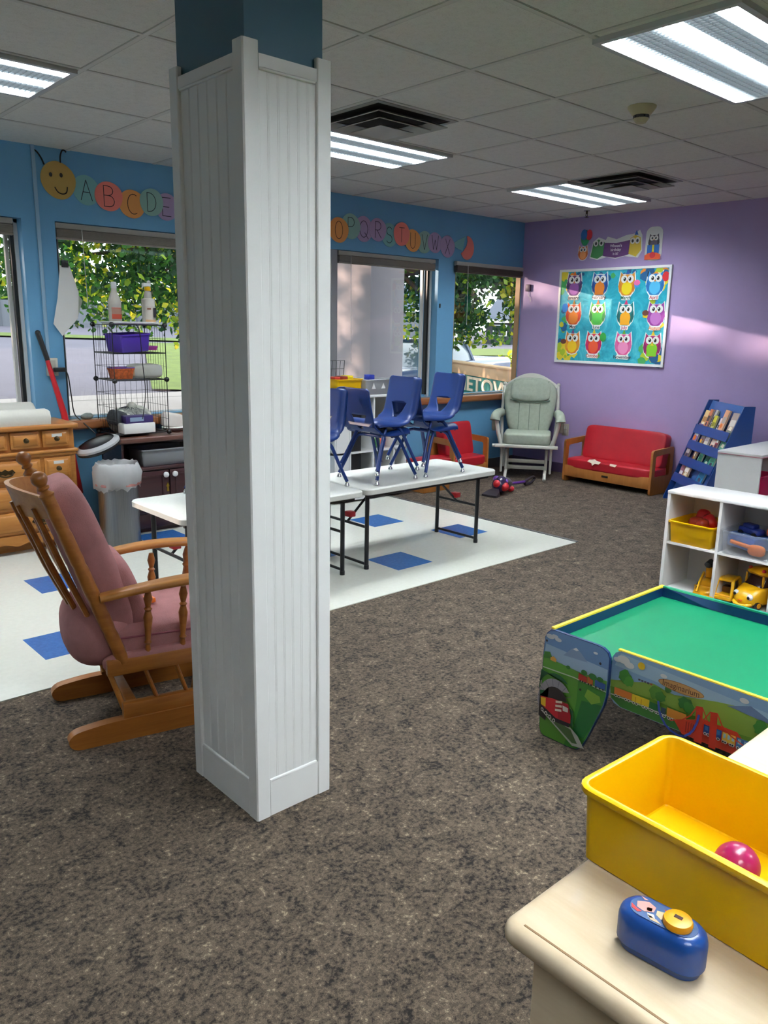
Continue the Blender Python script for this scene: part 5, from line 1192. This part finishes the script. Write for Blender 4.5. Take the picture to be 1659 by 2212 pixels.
# leg panels on the corners (printed), the far left one is in view
def legpanel(flipy):
    m = MB(loc @ YZ(2.272) if not flipy else loc @ T(0, 2 * 1.0, 0) @ Matrix.Diagonal((1, -1, 1, 1)) @ YZ(2.272))
    out = [(1.613, .385), (1.606, .402), (1.594, .414), (1.575, .42), (1.40, .42), (1.375, .417), (1.355, .406), (1.346, .388), (1.345, .333), (1.346, .25), (1.353, .21), (1.379, .141), (1.41, .06), (1.428, .02), (1.45, .004), (1.48, .0), (1.59, .0), (1.606, .008), (1.614, .03), (1.617, .12), (1.617, .317)]
    m.prism(flip(out), .012, M_navy)
    k = [.012]
    def d(pts, c): m.prism(flip(pts), .0003, pm(c), None, k[0]); k[0] += .00035
    ins = [((a - 1.48) * .985 + 1.48, (b - .21) * .985 + .211) for a, b in out]
    d(ins, '6c94c4')
    d([(1.607, .36), (1.35, .345), (1.349, .30), (1.612, .30)], 'a4c0dc')
    d([(1.53, .340), (1.50, .372), (1.48, .384), (1.46, .372), (1.43, .345)], '8ca4c4'); d([(1.492, .375), (1.48, .384), (1.468, .377), (1.478, .372)], 'f0f0f0')
    for cx, cz, s_ in ((1.59, .392, 1), (1.57, .398, .8), (1.555, .39, .8), (1.40, .39, .5)): d(ell(.018 * s_, .009 * s_, 12, cx, cz), 'e4e8ec')
    d([(1.613, .317), (1.553, .307), (1.462, .300), (1.348, .305), (1.348, .25), (1.357, .21), (1.382, .141), (1.412, .062), (1.43, .023), (1.45, .008), (1.48, .004), (1.588, .004), (1.602, .010), (1.611, .03), (1.613, .12)], '5c9c38')
    d([(1.46, .27), (1.348, .262), (1.349, .25), (1.357, .21), (1.382, .141), (1.412, .062), (1.43, .023), (1.45, .008), (1.50, .004), (1.47, .10), (1.46, .20)], '3c8830'); d([(1.44, .2), (1.36, .21), (1.383, .14), (1.42, .06), (1.47, .06)], '1c6c34'); d([(1.42, .25), (1.37, .24), (1.365, .22), (1.40, .2), (1.43, .22)], '84b03c')
    d([(1.61, .33), (1.585, .336), (1.576, .32), (1.56, .315), (1.61, .305)], '3c7c2c'); d([(1.581, .306), (1.581, .316), (1.568, .324), (1.556, .316), (1.556, .304)], 'e0a040')
    d([(1.612, .272), (1.478, .276), (1.346, .268), (1.346, .265), (1.478, .272), (1.612, .268)], 'd4d4cc')
    for y0, y1, c in ((1.459, 1.424, 'b82c24'), (1.422, 1.40, 'd06c2c'), (1.392, 1.35, '2c5ca0')): d([(y0, .274), (y1, .271), (y1, .293), (y0, .298)], c)
    for yy in (1.45, 1.44, 1.43, 1.415, 1.405, 1.385, 1.37, 1.357): d(ell(.0035, .0035, 8, yy, .272), '26262c')
    for cx, cz, s_ in ((1.40, .305, .9), (1.435, .309, .7), (1.37, .305, .7), (1.50, .306, .5)): d(ell(.018 * s_, .013 * s_, 12, cx, cz), '2c7434')
    # tunnel and engine
    d([(1.613, .262)] + [(1.545 + .078 * math.cos(R(a)), .165 + .10 * math.sin(R(a))) for a in range(130, 19, -10)] + [(1.465, .15), (1.465, .09), (1.613, .09)], '1c5c38')
    arch = [(1.545 + .076 * math.cos(R(a)), .152 + .092 * math.sin(R(a))) for a in range(-30, 152, 13)]
    d(arch + [(1.613, .18), (1.613, .10)], '98949c')
    for a in range(-20, 150, 24): ln_ = [(1.545 + .05 * math.cos(R(a)), .152 + .066 * math.sin(R(a))), (1.545 + .076 * math.cos(R(a)), .152 + .092 * math.sin(R(a)))]; m.stroke(flip(ln_), .002, pm('686470'), None, k[0], .0002)
    k[0] += .0004
    d([(1.545 + .056 * math.cos(R(a)), .148 + .066 * math.sin(R(a))) for a in range(-40, 170, 14)] + [(1.612, .16), (1.612, .08), (1.58, .07)], '2a2426')
    d([(1.603, .104), (1.46, .02), (1.41, .028), (1.44, .066), (1.47, .085)], 'b8b8b0'); d([(1.585, .098), (1.46, .03), (1.44, .035), (1.47, .078)], '4c6c3c')
    d([(1.606, .118), (1.535, .082), (1.478, .084), (1.474, .10), (1.535, .11), (1.604, .14)], '26222a')
    d([(1.608, .158), (1.55, .168), (1.487, .170), (1.473, .13), (1.473, .1), (1.535, .098), (1.601, .126)], 'cc1c2c'); d([(1.535, .168), (1.487, .170), (1.473, .13), (1.475, .10), (1.525, .10)], 'a81424')
    d([(1.606, .155), (1.584, .159), (1.582, .124), (1.603, .128)], 'f0c030')
    for a in range(3): d([(1.54, .165 - .016 * a), (1.513, .172 - .016 * a), (1.512, .164 - .016 * a), (1.539, .157 - .016 * a)], 'f0e4d0')
    d([(1.509, .158), (1.485, .156), (1.485, .14), (1.506, .138)], 'e8e4dc')
    for yy, zz in ((1.595, .11), (1.577, .102), (1.558, .095), (1.54, .088)): d(ell(.006, .0075, 10, yy, zz), 'e0dcd4'); d(ell(.0035, .0045, 8, yy, zz), '302c30')
    for yy, zz in ((1.592, .38), (1.369, .367), (1.439, .246)): d(ell(.0045, .0045, 10, yy, zz), '16161c')
    return m.build('leg_panel', None, t)
legpanel(False)
legpanel(True)
for yy in (Y0, Y1):
    a, b = (yy - .27, yy - .002) if yy > 1 else (yy + .002, yy + .27)
    MB(loc).rb((X1 + .001, a, 0), (X1 + .013, b, .405), .004, 2).build('leg_panel', M_navy, t)
MB(loc).box((X0 + .03, Y0 + .02, .25), (X0 + .04, Y1 - .02, .35)).build('inner_rail', M_navy, t)

# ------------------------------------------------------------------ maple shelf unit in the foreground
t = thing('maple_shelf', 'pale maple shelf unit with rounded top in the lower right foreground', 'shelf', (1.25, .1, 0))
L = T(-1.25, -.1, 0)
m = MB(); Xa, Xb, Ya, Yb, zt = .731, 1.93, -.55, .567, .70
Lp = []
for dd, z in ((-.016, zt - .034), (-.006, zt - .032), (-.001, zt - .025), (0, zt - .016), (-.002, zt - .008), (-.006, zt - .003), (-.012, zt - .0006), (-.020, zt)):
    Lp.append([(x, y, z) for x, y in rr(Xb - Xa + 2 * dd, Yb - Ya + 2 * dd, .022 + dd * .5, 5, (Xa + Xb) / 2, (Ya + Yb) / 2)])
m.loft(Lp); top = m.build('top', M_maple, t, L, ang=50)
MB().box((Xa + .0165, Ya + .03, zt - .0002), (Xa + .0195, Yb - .03, zt + .0004)).build('routed_line', mat('maple_groove', '8c6c48', .6), top, None) .matrix_local = ID
MB().rb((Xa + .035, Ya + .03, .03), (Xa + .055, Yb - .035, zt - .034), .004, 2).build('side_panel', M_maple, t, L)
MB().rb((Xb - .055, Ya + .03, .03), (Xb - .035, Yb - .035, zt - .034), .004, 2).build('side_panel', M_maple, t, L)
MB().box((Xa + .055, Yb - .055, .05), (Xb - .055, Yb - .04, zt - .034)).build('back_panel', M_maple, t, L)
MB().box((Xa + .055, Ya + .04, .06), (Xb - .055, Yb - .055, .078)).build('bottom_board', M_maple, t, L)
MB().box((Xa + .055, Ya + .05, .36), (Xb - .055, Yb - .055, .376)).build('shelf_board', M_maple, t, L)
MB().box((Xa + .04, Ya + .04, 0), (Xb - .04, Yb - .05, .05)).build('plinth', M_maple, t, L)
t = thing('storage_bin', 'large yellow bin holding a pink ball on the maple shelf', 'bin', (1.028, .385, .7003), R(-2.5)); MB().tray(.232, .37, .122, None, None, .008, .009, .018, .0035).build('tub', M_yellow, t)
t = MB().ball((0, 0, 0), .031, None, 28).build('ball', mat('magenta_ball', '9c1454', .3, coat=.3)); t.location = (1.035, .39, .7345); tag(t, 'magenta pink ball inside the large yellow bin', 'ball')
# paper punch: stadium body
t = thing('paper_punch', 'blue craft paper punch with orange button on the maple shelf', 'paper punch', (.834, .392, .7003), R(-84))
def stad(l, w, n=14, p=.0):
    P = []
    for k in range(n + 1): a = -PI / 2 + PI * k / n; P.append((l / 2 - w / 2 + w / 2 * math.cos(a), w / 2 * math.sin(a)))
    for k in range(n + 1): a = PI / 2 + PI * k / n; P.append((-l / 2 + w / 2 + w / 2 * math.cos(a), w / 2 * math.sin(a)))
    return P
PL, PW_ = .106, .056
Lp = []
for dd, z in ((-.010, 0), (-.003, .002), (-.0005, .011), (.002, .013), (.002, .043), (0, .051), (-.004, .0555), (-.009, .0575)): Lp.append([(x, y, z) for x, y in stad(PL + 2 * dd, PW_ + 2 * dd)])
Lp = [[(x, y - (.004 * (1 - (x / .05) ** 2) if y < 0 else 0) * -1, z) for x, y, z in q] for q in Lp]
MB().loft(Lp).build('body', mat('punch_blue', '14448c', .3, coat=.2), t, ang=50)
m = MB(); m.prism(stad(PL - .022, PW_ - .019), .0006, mat('punch_label', '3c5c8c', .4), None, .0574)
rn = random.Random(3)
for c, pts in (('d89890', [(-.036, .004), (-.024, .012), (-.013, .008), (-.012, -.002), (-.022, -.008), (-.032, -.006)]), ('c82c2c', [(-.04, -.004), (-.032, -.008), (-.024, -.010), (-.028, -.014), (-.037, -.011)]), ('c8b890', [(-.01, .004), (.002, .008), (.008, .0), (0, -.008), (-.008, -.004)]), ('b82424', [(-.004, .012), (.006, .013), (.012, .004), (.008, .0)]), ('e0e0dc', [(-.018, -.008), (-.01, -.006), (-.006, -.012), (-.014, -.014)]), ('5cb0b0', [(.022, -.012), (.034, -.004), (.036, .004), (.03, -.0), (.02, -.014)]), ('5c9cb0', [(.018, .010), (.026, .012), (.028, .008)]), ('a8a8a0', [(-.022, .002), (-.016, .004), (-.014, -.003), (-.02, -.004)]), ('c0a888', [(-.016, -.010), (-.004, -.012), (.004, -.016), (-.01, -.0165)]), ('20284c', [(.002, .0155), (.016, .0165), (.02, .012), (.01, .013)]), ('e0a49c', [(-.03, .012), (-.036, .016), (-.026, .0145)])): m.prism(pts, .0004, mat('punch_art_' + c, c, .45), None, .0581)
m.build('printed_label', None, t)
b = MB().lathe([(.0175, .058), (.018, .063), (.0165, .066), (.011, .0675), (.001, .0675)], 26, None, T(.018, -.001, 0)).build('button', mat('punch_orange', 'f0a010', .35), t)
MB().rb((.013, -.0035, .0672), (.023, .0025, .0682), .0004, 1).build('button_slot', mat('slot_dark', '3c1c10', .6), b)

# ------------------------------------------------------------------ outside
M_asph = mat('pale_asphalt', '5e5a66', .9, var=.08, vs=1.2); M_conc = mat('sidewalk_concrete', '989290', .9, var=.05, vs=1.5); M_grass = mat('lawn_grass', '5a6c22', .9, var=.25, vs=3); M_road = mat('road_surface', '98908e', .9)
def sst(a, b, x): x = max(0, min(1, (x - a) / (b - a))); return x * x * (3 - 2 * x)
def tz_(x, y):
    az = math.degrees(math.atan2(y, x)); zl = -.15 + min(1.45, max(0, y - 11) * .085); zr = -.15 + max(0, math.hypot(x, y) - 12) * .0125
    return zr + (zl - zr) * sst(46, 55, az)
def drape(name, x0, x1, y0, y1, nx, ny, m, dz=0, fn=None):
    b = MB(); vs = []; fs = []
    for j in range(ny + 1):
        for i in range(nx + 1):
            f, g_ = i / nx, j / ny
            p = fn(f, g_) if fn else (x0 + (x1 - x0) * f, y0 + (y1 - y0) * g_)
            vs.append((p[0], p[1], tz_(*p) + dz))
    for j in range(ny):
        for i in range(nx): a = j * (nx + 1) + i; fs.append((a, a + 1, a + nx + 2, a + nx + 1))
    b.add(vs, fs, None, True); return b.build(name, m, ang=180)
struct(drape('ground', -25, 90, 5.86, 90, 60, 60, M_asph))
def band(a0, a1, r0, r1): return lambda f, g_: ((r0 + (r1 - r0) * g_) * math.cos(R(a1 + (a0 - a1) * f)), (r0 + (r1 - r0) * g_) * math.sin(R(a1 + (a0 - a1) * f)))
def quad(p00, p10, p11, p01): return lambda f, g_: tuple((1 - f) * (1 - g_) * a + f * (1 - g_) * b + f * g_ * c + (1 - f) * g_ * d_ for a, b, c, d_ in zip(p00, p10, p11, p01))
o = drape('sidewalk', -10, 20, 6.2, 14.5, 30, 20, M_conc, .02); struct(o)
o = drape('road', 0, 0, 0, 0, 16, 6, M_road, .03, quad((19.6, 20.5), (30, 15), (37, 24), (26.5, 30))); struct(o)
for k, q in enumerate((((7.2, 14.8), (13, 12.5), (19, 22), (11.0, 23)), ((4, 25.6), (13, 23.2), (13.4, 24), (4, 26.6)), ((17.5, 18.5), (30, 12), (32, 14.6), (20, 21.2)), ((25, 28.5), (40, 19), (48, 24), (30, 36)))):
    o = drape('lawn', 0, 0, 0, 0, 16, 8, M_grass, .04 + .01 * k, quad(*q)); o['kind'] = 'structure'
t = thing('pavement_joints', None, None, kind='structure')
m = MB()
for y in (8, 10, 12, 14): m.box((-8, y, -.132 if y < 11 else tz_(0, y) + .018), (18, y + .05, -.126 if y < 11 else tz_(0, y) + .024))
for x in range(-6, 18, 3): m.box((x, 6.3, -.132), (x + .05, 11, -.126))
m.build('joint_line', mat('joint_grey', '8c8884', .9), t)
t = thing('board_fence', 'long grey board fence at the back of the parking lot', 'fence', (8, 28.5, 1.2))
for k in range(14):
    x = -9 + k * 1.6; MB().rb((x, -.04, 0), (x + .1, .06, 1.0), .01, 1).build('post', mat('fence_post', '5c6068', .7), t)
MB().box((-9, 0, .03), (12.4, .03, .95)).build('boards', mat('fence_grey', '6c7078', .7, var=.06, vs=2, stretch=(8, 1, .2)), t)
# porch pier
t = thing('porch_pier', 'square plaster pier outside the window, pale and mauve faces', 'pier', (6.34, 7.28, -.15))
MB().box((-.256, -.28, 0), (.256, .32, 4.2)).build('shaft', mat('pier_plaster', 'a89ea0', .8, var=.05, vs=3, bump=.3, bs=50), t)
MB().box((-.275, -.3, 0), (.275, .34, .12)).build('plinth', mat('pier_base', '8c8484', .8), t)
# eave above the windows
struct(MB().box((XL, 5.85, 2.75), (9, 8.0, 2.95)).build('trim_3', mat('soffit', '9c948c', .8)))
# sign
d_ = Vector((.47, .88, 0)).normalized(); P0 = Vector((8.55, 7.0, -.06))
t = thing('business_sign', 'green outdoor sign with cream capital letters under a beige band', 'sign', P0, math.atan2(-d_.y, -d_.x))
# local x runs toward the viewer's right, local y away
SB = MB(); Ls = 3.9
MB().box((-Ls, 0, .0), (.9, .09, .84)).build('sign_face', mat('sign_green', '2c7c74', .6, var=.05, vs=4), t)
MB().rb((-Ls - .02, -.03, .84), (.92, .12, 1.0), .01, 2).rb((-Ls - .03, -.06, 1.0), (.95, .14, 1.025), .006, 2).build('cap_band', mat('sign_beige', 'd8b48c', .6), t)
for x in (-Ls + .1, .7): MB().box((x, .02, -.15), (x + .1, .1, 0)).build('post', mat('sign_post', '8c7454', .7), t)
text_obj('sign_letters', 'HOMETOWN', .30, mat('sign_cream', 'f0dcc0', .6), t, frame((-1.19, -.002, .70), (1, 0, 0), (0, 0, 1)), .008, 1.95, bold=.006)
# pickup
t = thing('pickup_truck', 'slate blue pickup truck parked outside beyond the sign', 'pickup truck', (9.86, 10.2, -.15), math.atan2(-.31, -.945))
Mtr = mat('truck_blue', '4c5c7c', .25, coat=.6); Mgl = mat('truck_glass', '5c6c78', .08, spec=1)
m = MB(); L = []
for x, z0, z1, w in ((-2.5, .5, 1.02, .82), (-2.42, .38, 1.10, .88), (-.7, .38, 1.10, .9), (.4, .36, 1.04, .9), (1.9, .36, .98, .88), (2.35, .4, .9, .84), (2.45, .45, .8, .78)): L.append([(x, a, b) for a, b in rr(2 * w, z1 - z0, .1, 4, 0, (z0 + z1) / 2)])
m.loft(L); m.build('body', Mtr, t, ang=40)
m = MB(); L = []
for z, x0, x1, w in ((1.0, -.75, 1.0, .86), (1.2, -.7, .72, .8), (1.38, -.6, .35, .72), (1.42, -.5, .2, .66)): L.append([(a, b, z) for a, b in rr(x1 - x0, 2 * w, .12, 4, (x0 + x1) / 2, 0)])
m.loft(L); cab = m.build('cab_glass', Mgl, t, ang=50)
MB().rb((-.62, -.72, 1.38), (.32, .72, 1.44), .04, 3).build('roof', Mtr, t)
for s in (-1, 1):
    MB().tube([(.95, s * .84, 1.02), (.36, s * .7, 1.4)], .04, 8).tube([(-.72, s * .84, 1.02), (-.58, s * .7, 1.4)], .05, 8).build('cab_pillar', Mtr, t)
    for x in (-1.65, 1.5):
        w_ = MB().lathe([(.2, -.11), (.36, -.1), (.38, -.06), (.38, .06), (.36, .1), (.2, .11)], 24, None, T(x, s * .8, .38) @ RX(PI / 2)).build('wheel', M_black, t)
        MB().lathe([(.01, -.112), (.2, -.108), (.2, .108), (.01, .112)], 18, None, T(x, s * .8, .38) @ RX(PI / 2)).build('rim', M_chrome, w_)
    MB().rb((2.36, s * .62 - .14, .66), (2.46, s * .62 + .14, .8), .03, 2).build('headlight', M_whitegloss, t)
    MB().rb((-2.52, s * .74 - .07, .7), (-2.44, s * .74 + .07, .98), .02, 2).build('taillight', M_red, t)
MB().rb((2.36, -.42, .56), (2.47, .42, .8), .02, 2).build('grille', M_black, t)
MB().rb((2.35, -.84, .36), (2.55, .84, .5), .05, 3).build('bumper', M_chrome, t)
# far house and garage
def house(name, label, az, r, w, dp, wall_h, roof_h, wallc, roofc, base, rz):
    c = Vector((r * math.cos(R(az)), r * math.sin(R(az)), base))
    t = thing(name, label, 'house', c, rz)
    MB().box((-w / 2, -dp / 2, -.3), (w / 2, dp / 2, wall_h)).build('wall', mat('house_' + wallc, wallc, .8), t)
    e = .35
    MB().loft([[(-w / 2 - e, -dp / 2 - e, wall_h - .05), (w / 2 + e, -dp / 2 - e, wall_h - .05), (w / 2 + e, dp / 2 + e, wall_h - .05), (-w / 2 - e, dp / 2 + e, wall_h - .05)], [(-w / 2 + .6, -.05, wall_h + roof_h), (w / 2 - .6, -.05, wall_h + roof_h), (w / 2 - .6, .05, wall_h + roof_h), (-w / 2 + .6, .05, wall_h + roof_h)]], None, False).build('roof', mat('roof_' + roofc, roofc, .8), t)
    MB().box((-w / 2 - e, -dp / 2 - e - .03, wall_h - .22), (w / 2 + e, -dp / 2 - e, wall_h)).build('fascia', M_white, t)
    return t
h1 = house('house', 'grey roofed house across the road, right of the tree', 38.7, 62, 4.6, 5, 1.75, 1.5, '34383c', '505866', .42, R(-52))
for x in (-1.3, 1.3): wf = MB().box((x - .5, -2.54, .6), (x + .5, -2.5, 1.4)).build('window', M_white, h1); MB().box((x - .43, -2.56, .66), (x + .43, -2.535, 1.34)).build('pane', mat('house_pane', '303840', .2), wf)
h2 = house('garage', 'white garage across the road behind the tree', 43.6, 60, 3.2, 4, 1.5, .9, '74747c', '4c5464', .40, R(-48)); h2['category'] = 'garage'
MB().box((-1.2, -2.04, 0), (.4, -2.0, 1.2)).build('garage_door', mat('garage_door', 'b8bcc8', .6), h2)
h3 = house('house', 'white house across the road seen left of the window mullion', 47.0, 64, 5, 5, 2.4, 1.8, '7c8088', '4c5668', .45, R(-44))
t = thing('signpost', 'thin white post by the road beyond the pickup', 'post', (30 * math.cos(R(43)), 30 * math.sin(R(43)), tz_(30 * math.cos(R(43)), 30 * math.sin(R(43))))); MB().tube([(0, 0, 0), (0, 0, 1.6)], .05, 8).build('pole', M_white, t); MB().box((-.3, -.02, .05), (.3, .02, .8)).build('plate', M_white, t)

# trees: trunk, limbs and separate leaf clumps
LEAF = []
for nm, c in (('leaf_dark', '1c4420'), ('leaf_mid', '386c24'), ('leaf_bright_lit', '86a428'), ('leaf_yellow_lit', 'c4c030')):  # bright and yellow tones also paint sunlit patches into the foliage
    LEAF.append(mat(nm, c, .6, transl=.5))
def tree(label, loc, trunk_h, blobs, n, leaf, seed, wts=(4, 5, 3, 1), group='leafy trees outside the windows', cat='tree', name='tree'):
    t = thing(name, label, cat, loc, 0, group); rn = random.Random(seed)
    m = MB(); m.tube(smooth_path([(0, 0, -.2), (.05, 0, trunk_h * .5), (0, .05, trunk_h)], 6), [.2] * 6 + [.16] * 7 if trunk_h > 1 else .04, 12)
    for bx, by, bz, br in blobs: m.tube([(0, .03, trunk_h * .9), (bx * .5, by * .5, (trunk_h + bz) / 2 + .1), (bx * .9, by * .9, bz)], [.09, .05, .02] if trunk_h > 1 else .015, 6)
    m.build('trunk', mat('bark', '4a3c30', .9, var=.3, vs=8), t)
    V = []; F = []; K = []; tot = sum(b[3] ** 2 for b in blobs); sun = Vector((-.6, 1, .2)).normalized()
    for bx, by, bz, br in blobs:
        for _ in range(int(n * br * br / tot)):
            while True:
                p = Vector((rn.uniform(-1, 1), rn.uniform(-1, 1), rn.uniform(-1, 1)))
                if .35 < p.length < 1: break
            q = Vector((bx, by, bz)) + p * br
            if noise.noise(q * 1.5 + Vector((seed, 0, 0))) < -.12: continue
            a = Vector((rn.gauss(0, 1), rn.gauss(0, 1), rn.gauss(0, 1) - .3)).normalized(); b = a.orthogonal().normalized(); b = Matrix.Rotation(rn.random() * 6.3, 3, a) @ b; c_ = a.cross(b)
            s = leaf * rn.uniform(.6, 1.2); i = len(V)
            V += [tuple(q), tuple(q + b * s * .5 + c_ * s * .42), tuple(q + b * s * 1.0 + c_ * s * .2 + a * s * .1), tuple(q + b * s * 1.25), tuple(q + b * s * 1.0 - c_ * s * .2 + a * s * .1), tuple(q + b * s * .5 - c_ * s * .42)]
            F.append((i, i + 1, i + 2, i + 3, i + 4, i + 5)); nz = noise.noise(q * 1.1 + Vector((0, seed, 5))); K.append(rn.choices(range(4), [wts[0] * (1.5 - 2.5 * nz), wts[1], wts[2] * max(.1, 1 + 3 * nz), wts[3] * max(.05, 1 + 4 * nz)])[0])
    me = bpy.data.meshes.new('foliage'); me.from_pydata(V, [], F)
    for x in LEAF: me.materials.append(x)
    for p, k in zip(me.polygons, K): p.material_index = k
    me.update(); o = bpy.data.objects.new('foliage', me); C.objects.link(o); o.parent = t
    return t
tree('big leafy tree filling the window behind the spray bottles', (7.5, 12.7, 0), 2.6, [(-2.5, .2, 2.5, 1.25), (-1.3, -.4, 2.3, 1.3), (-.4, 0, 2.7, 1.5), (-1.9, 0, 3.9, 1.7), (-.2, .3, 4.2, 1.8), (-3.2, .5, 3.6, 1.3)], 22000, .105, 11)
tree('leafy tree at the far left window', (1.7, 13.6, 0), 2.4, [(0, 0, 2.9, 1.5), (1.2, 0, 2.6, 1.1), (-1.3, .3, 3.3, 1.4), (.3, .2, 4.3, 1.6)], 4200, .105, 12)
tree('leafy tree added left of the windows, unseen, to screen the sun', (-3.0, 13.4, 0), 2.4, [(0, 0, 2.9, 1.6), (1.4, 0, 2.7, 1.3), (-1.5, .3, 2.9, 1.5), (.3, .2, 4.3, 1.7)], 9000, .13, 16)  # unseen tree added to break up the sun falling on the chairs
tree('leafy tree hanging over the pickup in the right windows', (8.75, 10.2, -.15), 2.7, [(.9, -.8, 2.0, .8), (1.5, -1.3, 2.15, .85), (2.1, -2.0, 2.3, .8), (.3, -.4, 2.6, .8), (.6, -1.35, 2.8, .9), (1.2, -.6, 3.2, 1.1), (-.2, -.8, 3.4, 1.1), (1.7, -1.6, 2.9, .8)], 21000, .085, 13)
t = thing('hedge', 'tall unseen hedge added left of the windows to block the sun', 'hedge', (-1.0, 13.5, 0))  # out-of-view hedge added to trim the sun to a band on the wall
MB().rb((-2.6, -.25, 0), (2.2, .25, 3.36), .08, 3).build('core', mat('sun_block_core', '24381c', .9, var=.4, vs=6), t)
rn = random.Random(31); V = []; F = []
for _ in range(5200):
    p = Vector((rn.uniform(-2.65, 2.25), rn.choice((-.28, .28)) + rn.uniform(-.05, .05), rn.uniform(0, 3.34))) if rn.random() < .85 else Vector((rn.uniform(-2.6, 2.2), rn.uniform(-.28, .28), 3.36 + rn.uniform(-.04, .03)))
    a = Vector((rn.gauss(0, 1), rn.gauss(0, 1), rn.gauss(0, 1))).normalized(); b_ = a.orthogonal().normalized() * .08; c_ = a.cross(b_) * .6; i = len(V)
    V += [tuple(p - b_), tuple(p + c_), tuple(p + b_), tuple(p - c_)]; F.append((i, i + 1, i + 2, i + 3))
m = MB(); m.add(V, F); m.build('foliage', LEAF[1], t)
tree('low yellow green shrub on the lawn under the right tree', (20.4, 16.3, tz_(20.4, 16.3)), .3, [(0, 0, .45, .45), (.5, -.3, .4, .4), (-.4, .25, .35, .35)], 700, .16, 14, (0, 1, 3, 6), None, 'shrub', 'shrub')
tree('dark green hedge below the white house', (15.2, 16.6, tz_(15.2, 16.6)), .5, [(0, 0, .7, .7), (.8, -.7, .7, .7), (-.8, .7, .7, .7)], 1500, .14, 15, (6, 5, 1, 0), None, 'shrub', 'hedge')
for k, (az, r, h) in enumerate(((35, 85, 10), (39.5, 90, 12), (44, 88, 11), (48.5, 95, 12), (57, 70, 10), (63, 72, 11), (69, 75, 10), (75, 72, 11))):
    p = (r * math.cos(R(az)), r * math.sin(R(az)), 0)
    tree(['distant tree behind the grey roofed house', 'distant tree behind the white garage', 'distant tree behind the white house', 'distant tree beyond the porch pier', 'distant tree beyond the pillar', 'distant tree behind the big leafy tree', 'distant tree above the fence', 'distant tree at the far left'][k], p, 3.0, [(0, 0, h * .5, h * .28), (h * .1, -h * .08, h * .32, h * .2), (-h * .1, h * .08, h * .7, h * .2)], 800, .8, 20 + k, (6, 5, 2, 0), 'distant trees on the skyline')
# ------------------------------------------------------------------ light, sky and camera
w = bpy.data.worlds.new('World'); S.world = w; w.use_nodes = True
w.node_tree.nodes['Background'].inputs['Color'].default_value = (.86, .93, 1.0, 1)
w.node_tree.nodes['Background'].inputs['Strength'].default_value = SKY
sl_ = bpy.data.lights.new('sun', 'SUN'); sl_.energy = SUN; sl_.angle = R(.9); sl_.color = (1.0, .72, .58)
so = bpy.data.objects.new('sun', sl_); C.objects.link(so)
so.rotation_euler = Vector((.75, -1, -.21)).to_track_quat('-Z', 'Y').to_euler()
cam = bpy.data.cameras.new('camera'); cam.sensor_fit = 'HORIZONTAL'; cam.sensor_width = 36; cam.lens = 36 * 1723.48 / 1659
cam.clip_start = .05; cam.clip_end = 300
co = bpy.data.objects.new('camera', cam); C.objects.link(co)
yaw, pit, roll = .83456, -.22681, .01776
f = Vector((math.cos(yaw) * math.cos(pit), math.sin(yaw) * math.cos(pit), math.sin(pit)))
r = Vector((math.sin(yaw), -math.cos(yaw), 0)); u = r.cross(f)
r2 = math.cos(roll) * r + math.sin(roll) * u; u2 = -math.sin(roll) * r + math.cos(roll) * u
co.matrix_world = Matrix(((r2.x, u2.x, -f.x, 0), (r2.y, u2.y, -f.y, 0), (r2.z, u2.z, -f.z, 1.4618), (0, 0, 0, 1)))
S.camera = co
vs_ = S.view_settings; vs_.view_transform = 'Standard'; vs_.look = 'None'; vs_.gamma = 1; vs_.use_curve_mapping = False; vs_.exposure = EXPOSURE
S.cycles.max_bounces = 8; S.cycles.diffuse_bounces = 5; S.cycles.glossy_bounces = 3; S.cycles.transparent_max_bounces = 12; S.cycles.transmission_bounces = 4
S.cycles.caustics_reflective = False; S.cycles.caustics_refractive = False; S.cycles.sample_clamp_indirect = 6
S.cycles.use_denoising = True
